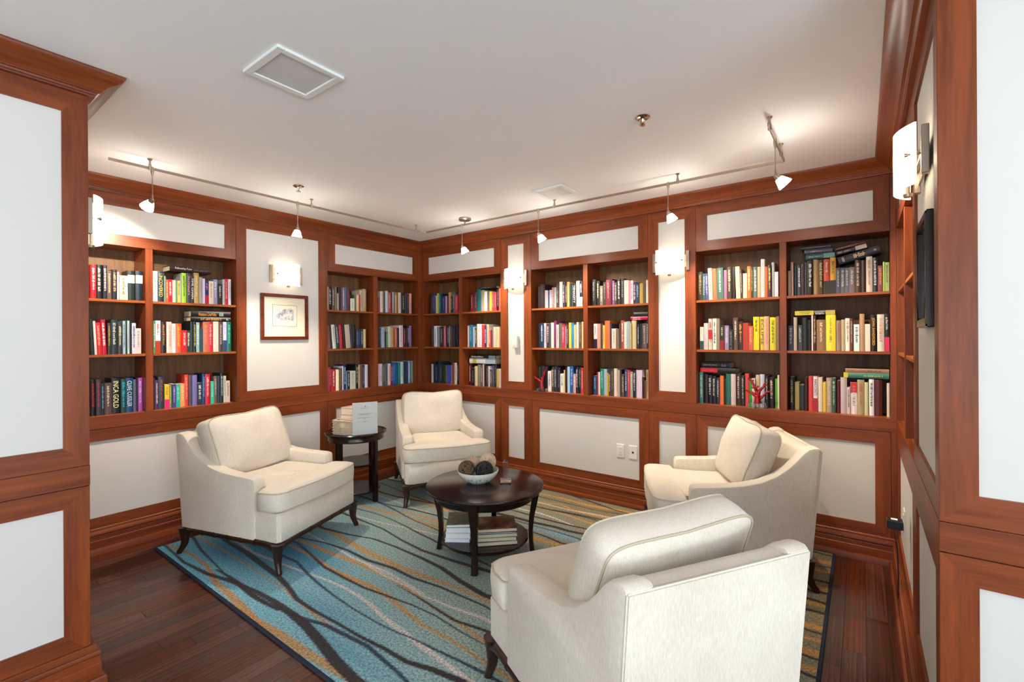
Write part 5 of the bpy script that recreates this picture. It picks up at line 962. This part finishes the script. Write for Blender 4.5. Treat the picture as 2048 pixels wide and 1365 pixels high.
# ---------------------------------------------------------------- red corals on the bottom shelves
def coral(label, loc, rz, branches, block):
    t = thing('coral_ornament', label, 'ornament', loc, rz)
    m = bmesh.new(); bx(m, -block[0]/2, block[0]/2, -block[1]/2, block[1]/2, 0, block[2], .002); finish('acrylic_base', m, 'acrylic', t)
    m = bmesh.new(); z0 = block[2]-.004
    for P, r0, r1 in branches:
        pts = catmull([(x, y, z+z0) for x, y, z in P], 5); n = len(pts); tube(m, pts, [r0+(r1-r0)*j/(n-1)+.0014*math.sin(j*2.1) for j in range(n)], 8)
        b = bmesh.new(); bmesh.ops.create_icosphere(b, subdivisions=1, radius=r1*1.25); merge(m, b, Matrix.Translation(pts[-1]))
    finish('coral', m, 'coral', t, 60)
coral('slim two-armed red coral ornament on a clear block, bottom shelf of the middle bookcase', (1.686, .036, ZSILL+.001), 0,
      [([(0, 0, 0), (-.005, 0, .05), (-.002, .005, .10)], .020, .013), ([(-.004, 0, .055), (-.04, -.004, .085), (-.072, -.004, .10), (-.088, 0, .112)], .013, .005),
       ([(-.002, .004, .09), (.012, .004, .125), (.030, .002, .160), (.045, 0, .200)], .013, .005), ([(-.06, -.004, .095), (-.075, 0, .085)], .007, .004), ([(.022, .003, .145), (.012, -.004, .165)], .007, .004)], (.105, .050, .030))
coral('broad branching red coral ornament on a clear block, bottom shelf', (3.580, .040, ZSILL+.001), 0,
      [([(0, 0, 0), (.0, 0, .05)], .026, .018), ([(-.003, 0, .04), (-.03, 0, .07), (-.055, 0, .082), (-.078, 0, .092)], .014, .005), ([(0, 0, .045), (-.005, 0, .085), (-.02, 0, .125), (-.045, 0, .165), (-.06, 0, .182)], .014, .005),
       ([(.003, 0, .045), (.012, 0, .09), (.035, 0, .12), (.05, 0, .155)], .014, .005), ([(.01, 0, .03), (.035, 0, .055), (.06, 0, .085), (.09, 0, .092)], .012, .005), ([(-.035, 0, .15), (-.028, -.004, .172)], .008, .004),
       ([(-.012, 0, .11), (-.04, .004, .115)], .008, .004), ([(.038, 0, .125), (.060, .0, .14)], .008, .004), ([(.0, 0, .08), (-.012, -.008, .11), (.006, -.008, .125)], .009, .005)], (.115, .055, .036))

# ---------------------------------------------------------------- books
HUES = ((12, 'red'), (40, 'orange'), (66, 'yellow'), (90, 'lime green'), (160, 'green'), (195, 'teal'), (250, 'blue'), (290, 'purple'), (335, 'pink'), (361, 'red'))
def cname(hx):
    import colorsys
    r, g, b = [c/255 for c in hx]; h, s, v = colorsys.rgb_to_hsv(r, g, b); h *= 360
    if v < .16: return 'black'
    if s < .22: return 'charcoal' if v < .35 else 'dark grey' if v < .5 else 'grey' if v < .7 else 'pale grey' if v < .82 else 'white'
    n = next(nm for lim, nm in HUES if h < lim)
    if n == 'orange' and v < .75: n = 'brown'
    if n == 'orange' and s < .5: n = 'tan' if v < .88 else 'cream'
    if n == 'yellow' and s < .45: n = 'beige' if v > .6 else 'olive'
    if n == 'red' and s < .45: n = 'dusty pink' if v > .55 else 'brown'
    if n == 'blue' and v < .45: n = 'navy'
    if v < .35 and n not in ('navy',): return 'very dark '+n if n != 'brown' else 'dark brown'
    if v < .6 and n not in ('navy', 'brown'): return 'dark '+n
    if s < .4 and v > .7: return 'pale '+n
    return n
ORD = 'first second third fourth fifth sixth seventh eighth ninth tenth eleventh twelfth thirteenth fourteenth fifteenth sixteenth seventeenth eighteenth nineteenth twentieth twenty-first twenty-second'.split()
CASE = {'A': ('pier bookcase', 'pier half', 'print half'), 'B': ('side-table bookcase', 'print half', 'corner half'), 'C': ('corner-armchair bookcase', 'corner half', 'sensor half'), 'D': ('middle bookcase', 'sensor half', 'plain-sconce half'), 'E': ('end bookcase', 'sconce half', 'end-wall half')}
SHELF = ('top shelf', 'middle shelf', 'bottom shelf')
ROWZ = (ZS[0], ZS[1], ZSILL); SBACK = (.035, .035, .075)
def text_mesh(s):
    c = bpy.data.curves.new('txt', 'FONT'); c.body = s; c.size = 1; c.resolution_u = 2
    o = bpy.data.objects.new('txt', c); COL.objects.link(o); dg = bpy.context.evaluated_depsgraph_get(); dg.update()
    me = bpy.data.meshes.new_from_object(o.evaluated_get(dg)); bpy.data.objects.remove(o); return me
def book_geo(bm, wd, ht, dp, rr, hard):
    """cover of a standing book: boards and rounded spine, u along the shelf, d into it"""
    tk = .0026 if hard else .0012; bul = min(.005, wd*.14) if hard else .0008
    F = [(wd*i/6, bul*(1-math.sin(PI*i/6))) for i in range(7)]
    poly = F+[(wd, dp), (wd-tk, dp), (wd-tk, bul+tk), (tk, bul+tk), (tk, dp), (0, dp)]
    prism(bm, poly, 'z', 0, ht); return bul, tk
def pages_geo(bm, wd, ht, dp, bul, tk, hard):
    i = .0035 if hard else .0004; bx(bm, tk, wd-tk, bul+tk, dp-(.004 if hard else .0006), i, ht-i)
many_v, many_f, many_c = [], [], []
def spine_print(parent, wd, ht, bul, tcol, flag, title, seed):
    rr = random.Random(seed)
    k, bc = flag
    if k:
        z0, z1 = ((0, 0), (0.0, .38), (.58, .86), (.68, 1.0), (.34, .64))[k]
        bm = bmesh.new(); bx(bm, wd*.03, wd*.97, -.0004, bul+.0008, ht*z0+.0005, ht*z1-.0005); o = finish('spine_band', bm, 'print', parent); o.color = c255(bc or tcol)
        if k == 2: return
    if not tcol: return
    L0, L1 = ht*.10, ht*.92
    if k == 1: L0 = ht*.42
    if title:
        me = text_mesh(title); co = np.empty(len(me.vertices)*3); me.vertices.foreach_get('co', co); co = co.reshape(-1, 3)
        mn, mxx = co.min(0), co.max(0); sx = (L1-L0)*.92/(mxx[0]-mn[0]); sy = min(wd*.62/(mxx[1]-mn[1]), sx*1.9)
        out = np.column_stack((wd*.5+((co[:, 1]-(mn[1]+mxx[1])/2))*sy, np.full(len(co), -.0008), L1-(co[:, 0]-mn[0])*sx))
        me.vertices.foreach_set('co', out.ravel()); me.materials.clear(); me.materials.append(M['print']); me.name = 'spine_title'
        o = bpy.data.objects.new('spine_title', me); COL.objects.link(o); o.parent = parent; o.color = c255(tcol); return
    bm = bmesh.new(); lh = min(wd*.46, .014)
    n = rr.choice((1, 1, 2)) if wd > .030 else 1
    cut = L0+(L1-L0)*rr.uniform(.42, .6); low = None
    for (a, c, hh) in (((L1-.004), cut+.006, lh*rr.uniform(.8, 1.15)), (cut-.004, L0+rr.uniform(.01, .03), lh*rr.uniform(.6, 1.1))):
        marks(bm, 0, a-c, -hh/2, hh/2, rr, (3, 8), 0); 
        vs = [v for v in bm.verts if not v.tag]
        if low is not None: a = low-.005
        for v in vs: v.co = Vector((wd*.5+v.co.y, -.0006, a-v.co.x)); v.tag = True
        low = min([v.co.z for v in vs], default=a)
    if len(bm.faces) < 14: bm.free(); return
    s = min(.006, wd*.3); zz = ht*.05
    if low-zz-s < .022: bm.faces.new([bm.verts.new(p) for p in ((wd*.5-s/2, -.0006, zz), (wd*.5+s/2, -.0006, zz), (wd*.5+s/2, -.0006, zz+s), (wd*.5-s/2, -.0006, zz+s))])
    o = finish('spine_lettering', bm, 'print', parent); o.color = c255(tcol)
def place(t, wall, u, d, z):
    wr = LW[wall]; t.rotation_euler = (0, 0, wr.rotation_euler.z); t.location = wr.location + wr.rotation_euler.to_matrix() @ Vector((u, d, z))
TOPS = {}
bseed = 0
TITLES = {('A2', 1): 'UNCOVERED', ('A2', 11): 'TIME CHAIN', ('A5', 4): 'INCA GOLD', ('A5', 6): 'CLIVE CUSSLER', ('D1', 17): 'TENACITY', ('E3', 13): 'ECLIPSE', ('E4', 16): 'JOHN SANDFORD', ('E6', 5): 'INNOCENTS'}
def c255(c): return srgb(*c)
for case_i, k, rowbooks in BOOKS:
    case = 'ABCDE'[case_i]; key = case+str(k); row = (k-1)//2; left = k % 2
    wall = 'wall_left' if case in 'AB' else 'wall_back'
    nb = len(rowbooks); cn, hl_, hr_ = CASE[case]
    for i, e in enumerate(rowbooks):
        bseed += 1
        u0, wd, ht, lean, big = e[0]/1000, e[1]/1000-.0004, e[2]/1000, e[13]/100, e[14]
        c = e[3:6]; tc = None if e[6] < 0 else e[6:9]; flag = (e[9], None if e[10] < 0 else e[10:13]); title = TITLES.get((key, i), '')
        rr = random.Random(bseed*13); hard = ht > .205
        dp = min(.165, ht*.66) if hard else min(.125, ht*.62); sb = SBACK[row]+rr.uniform(-.004, .006)
        if dp+sb > .255: dp = .255-sb
        TOPS.setdefault(key, []).append((u0, u0+wd, ROWZ[row]+ht*math.cos(lean)))
        if big == 1:
            nth = (nb-1-i) if left else i
            kind = 'hardback' if hard else 'paperback'; nm = cname(c)
            lab = '%s %s, %s from the divider, %s, %s of the %s' % (nm, kind, ORD[nth], SHELF[row], hl_ if left else hr_, cn)
            if title in ('INCA GOLD', 'TIME CHAIN', 'TENACITY', 'ECLIPSE'): lab = '%s %s lettered %s on the %s of the %s' % (nm, kind, title, SHELF[row], cn)
            t = thing('book', lab, 'book', (0, 0, 0), 0, 'books on the built-in shelves'); place(t, wall, u0, sb, ROWZ[row]+.0004)
            if lean:
                t.rotation_euler.rotate_axis('Y', lean); 
            bm = bmesh.new(); bul, tk = book_geo(bm, wd, ht, dp, rr, hard); o = finish('cover', bm, 'cover', t, 40 if hard else None); o.color = c255(c)
            bm = bmesh.new(); pages_geo(bm, wd, ht, dp, bul, tk, hard); finish('pages', bm, 'pages', t)
            spine_print(t, wd, ht, bul, tc, flag, title, bseed)
        else:
            bm = bmesh.new(); bul, tk = book_geo(bm, wd, ht, dp, rr, hard); n0 = len(bm.faces); pages_geo(bm, wd, ht, dp, bul, tk, hard); n1 = len(bm.faces)
            if tc and wd > .012:
                lh = min(wd*.45, .011); b2 = bmesh.new(); marks(b2, 0, ht*.7, -lh/2, lh/2, rr, (3, 8))
                for v in b2.verts: v.co = Vector((wd*.5+v.co.y, -.0007, ht*.88-v.co.x))
                merge(bm, b2)
            bm.verts.ensure_lookup_table(); wr = LW[wall]; mt = Matrix.Translation(wr.location) @ wr.rotation_euler.to_matrix().to_4x4() @ Matrix.Translation((u0, sb, ROWZ[row]+.0004)) @ Matrix.Rotation(lean, 4, 'Y')
            o0 = len(many_v); bm.verts.index_update(); many_v += [tuple(mt @ v.co) for v in bm.verts]
            for j, fc in enumerate(bm.faces):
                many_f.append([o0+v.index for v in fc.verts]); many_c.append(c255(c) if j < n0 else (srgb(224, 212, 188) if j < n1 else c255(tc)))
            bm.free()
me = bpy.data.meshes.new('slim_books'); me.from_pydata(many_v, [], many_f); at = me.color_attributes.new('Col', 'FLOAT_COLOR', 'CORNER')
cols = []
for p in me.polygons: cols += list(many_c[p.index])*p.loop_total
at.data.foreach_set('color', cols); me.materials.append(M['covers_many'])
o = bpy.data.objects.new('slim_books', me); COL.objects.link(o); o['kind'] = 'stuff'; tag(o, 'slimmer and smaller books filling the gaps along all the built-in shelves', 'books')

def lying(label, wall, key, a0, a1, th, c, tc='', title='', tilt=0.0, z=None, dp=.16, flag='', seg=None):
    """a book laid flat on top of a row, spine outward"""
    row = (int(key[1])-1)//2
    if z is None: z = max([q[2] for q in TOPS[key] if q[1] > a0 and q[0] < a1])+.0006
    L = a1-a0; sb = SBACK[row]
    t = thing('book', label, 'book', (0, 0, 0), 0, 'books lying on the shelf rows'); place(t, wall, a0, sb, z)
    if tilt: t.rotation_euler.rotate_axis('Y', -tilt)
    # same book as a standing one, turned: spine length along u
    bm = bmesh.new(); bul, tk = book_geo(bm, th, L, dp, None, True); mt = Matrix(((0, 0, 1, 0), (0, 1, 0, 0), (1, 0, 0, 0), (0, 0, 0, 1)))
    bmesh.ops.transform(bm, matrix=mt, verts=bm.verts); o = finish('cover', bm, 'cover', t, 40); o.color = h3(c)
    bm = bmesh.new(); pages_geo(bm, th, L, dp, bul, tk, True); bmesh.ops.transform(bm, matrix=mt, verts=bm.verts); finish('pages', bm, 'pages', t)
    for s0_, s1_, cc in (seg or ()):
        bm = bmesh.new(); bx(bm, L*s0_, L*s1_, -.0004, bul+.0008, .001, th-.001); o = finish('spine_band', bm, 'print', t); o.color = h3(cc)
    rr = random.Random(len(label))
    for i, (ttl, p0, p1, z0, z1, cc) in enumerate(title if isinstance(title, tuple) else ((title, .12, .8, .2, .8, tc),)):
        if not cc: continue
        if ttl == '':
            bm = bmesh.new(); marks(bm, L*p0, L*p1, th*z0, th*z1, rr, (3, 7))
            for v in bm.verts: v.co = Vector((v.co.x, -.0010, v.co.y))
            o = finish('spine_lettering', bm, 'print', t); o.color = h3(cc)
        else:
            me = text_mesh(ttl); co = np.empty(len(me.vertices)*3); me.vertices.foreach_get('co', co); co = co.reshape(-1, 3); mn, mxx = co.min(0), co.max(0)
            co2 = np.column_stack((L*p0+(co[:, 0]-mn[0])*(L*(p1-p0))/(mxx[0]-mn[0]), np.full(len(co), -.0010), th*z0+(co[:, 1]-mn[1])*th*(z1-z0)/(mxx[1]-mn[1])))
            me.vertices.foreach_set('co', co2.ravel()); me.materials.clear(); me.materials.append(M['print']); me.name = 'spine_title'
            o = bpy.data.objects.new('spine_title', me); COL.objects.link(o); o.parent = t; o.color = h3(cc)
    return z+th+.0006
WLn, WBn = 'wall_left', 'wall_back'
lying('black novel lettered Fellowship Point lying across the top shelf row, pier bookcase', WLn, 'A2', -2.515, -2.230, .040, '211', 'dcc', (('Fellowship Point', .12, .52, .3, .8, 'edd'), ('', .56, .9, .3, .6, '765')), tilt=0)
z = lying('black book with orange lettering, lower of two lying on the pier bookcase middle shelf', WLn, 'A4', -2.377, -2.085, .034, '111', 'c84', (('', .24, .76, .25, .75, 'd94'), ('', .88, .96, .3, .7, 'ccc')))
lying('black thriller, upper of two lying on the pier bookcase middle shelf', WLn, 'A4', -2.375, -2.085, .046, '111', 'e94', (('Nelson DeMille', .18, .62, .18, .78, 'ea5'), ('', .70, .82, .2, .8, 'bcc')), z=z)
lying('thin black book lying on the corner-armchair bookcase top shelf row', WBn, 'C2', .880, 1.118, .022, '111', 'bb9', (('', .1, .8, .3, .7, '998'),))
z = lying('long pale grey boxed volume lying on the corner-armchair bookcase bottom row', WBn, 'C6', .697, 1.062, .056, 'ccc', '', '', seg=((.14, .28, 'a95'), (.64, .99, '9ab')))
lying('black book lying on the pale grey boxed volume, corner-armchair bookcase', WBn, 'C6', .697, 1.070, .034, '211', 'fff', (('', .08, .56, .25, .75, 'fff'), ('', .6, .72, .2, .8, '634')), z=z, seg=((.74, .99, '899'),))
z = lying('magenta book lying on the middle bookcase row, below a dark book', WBn, 'D4', 2.600, 2.752, .030, 'a14', 'fcd', (('HOW TO', .16, .56, .5, .85, 'fde'), ('', .12, .6, .12, .4, 'fcd')))
lying('dark blue-green book lying on the magenta book in the middle bookcase', WBn, 'D4', 2.628, 2.752, .036, '122', '', '', z=z)
z = lying('grey-teal paperback lying at the bottom of the end bookcase top pile', WBn, 'E2', 3.888, 4.058, .034, '355', '9bb', (('', .1, .6, .3, .6, '8a9'),), seg=((.62, .98, '698'),))
z = lying('dark grey paperback in the middle of the end bookcase top pile', WBn, 'E2', 3.880, 4.046, .037, '334', '998', (('', .2, .62, .35, .6, 'a99'),), z=z)
lying('thin black paperback topping the level pile in the end bookcase', WBn, 'E2', 3.860, 4.036, .020, '211', '755', (('', .2, .8, .3, .6, '866'),), z=z)
lying('thick black volume with gold bars lying tilted in the end bookcase', WBn, 'E2', 4.082, 4.312, .050, '112', 'cba', (('', .10, .22, .2, .8, 'cba'), ('', .38, .66, .25, .8, 'db9'), ('', .86, .92, .4, .65, 'bbb')), tilt=.268, z=1.930)
lying('tilted black paperback with a white spine label above the gold-barred volume', WBn, 'E2', 4.067, 4.240, .029, '211', 'dcc', (('', .05, .5, .3, .7, 'cbb'),), tilt=.205, z=1.9935, seg=((.62, .97, 'cba'),))
lying('tilted dark brown paperback topping the sloping pile in the end bookcase', WBn, 'E2', 4.062, 4.226, .019, '421', 'c84', (('', .05, .8, .2, .7, 'b74'),), tilt=.195, z=2.0260)
lying('yellow and black novel lettered INNOCENT IN DEATH lying on the end bookcase', WBn, 'E4', 3.822, 4.056, .032, '111', 'fff', (('INNOCENT', .50, .74, .54, .86, 'cba'), ('IN DEATH', .52, .73, .14, .46, 'fff'), ('NORA ROBERTS', .13, .43, .58, .80, '321'), ('J.D. ROBB', .17, .36, .2, .42, '321')), seg=((0.0, .475, 'cb3'), (.77, 1.0, 'a94')))
z = lying('red and black book lying lower on the end bookcase bottom row', WBn, 'E5', 3.166, 3.428, .036, '111', 'b99', (('', .05, .44, .3, .7, 'd44'),), seg=((0.0, .49, 'a12'),))
lying('dark novel lying on the red and black book in the end bookcase', WBn, 'E5', 3.174, 3.384, .044, '112', 'ddd', (('JODI PICOULT', .06, .56, .3, .62, 'ccc'), ('', .72, .88, .25, .65, '99a')), z=z)
z = lying('green book with yellow spine end lying on the end bookcase bottom row', WBn, 'E6', 4.100, 4.342, .036, '476', 'dc6', (('', .45, .88, .3, .6, 'cc7'),), seg=((0, .10, 'cb2'),))
lying('tan book with red lettering lying on the green book, end bookcase', WBn, 'E6', 4.110, 4.342, .026, 'a86', 'd54', (('', .05, .48, .25, .75, 'c54'), ('', .5, .84, .3, .6, '543')), z=z)
# the few books of the end wall bookcase that can be seen
for u, wd, ht, c, lab in ((.455, .034, .235, '447', 'blue hardback beside the divider on the end wall bookcase'), (.492, .026, .215, '889', 'pale blue-grey hardback nearest the divider on the end wall bookcase')):
    t = thing('book', lab, 'book', (0, 0, 0), 0, 'books on the end wall shelves'); place(t, 'wall_right', u+.09, .04, ZS[1]+.0004)
    bm = bmesh.new(); bul, tk = book_geo(bm, wd, ht, .15, None, True); o = finish('cover', bm, 'cover', t, 40); o.color = h3(c)
    bm = bmesh.new(); pages_geo(bm, wd, ht, .15, bul, tk, True); finish('pages', bm, 'pages', t)
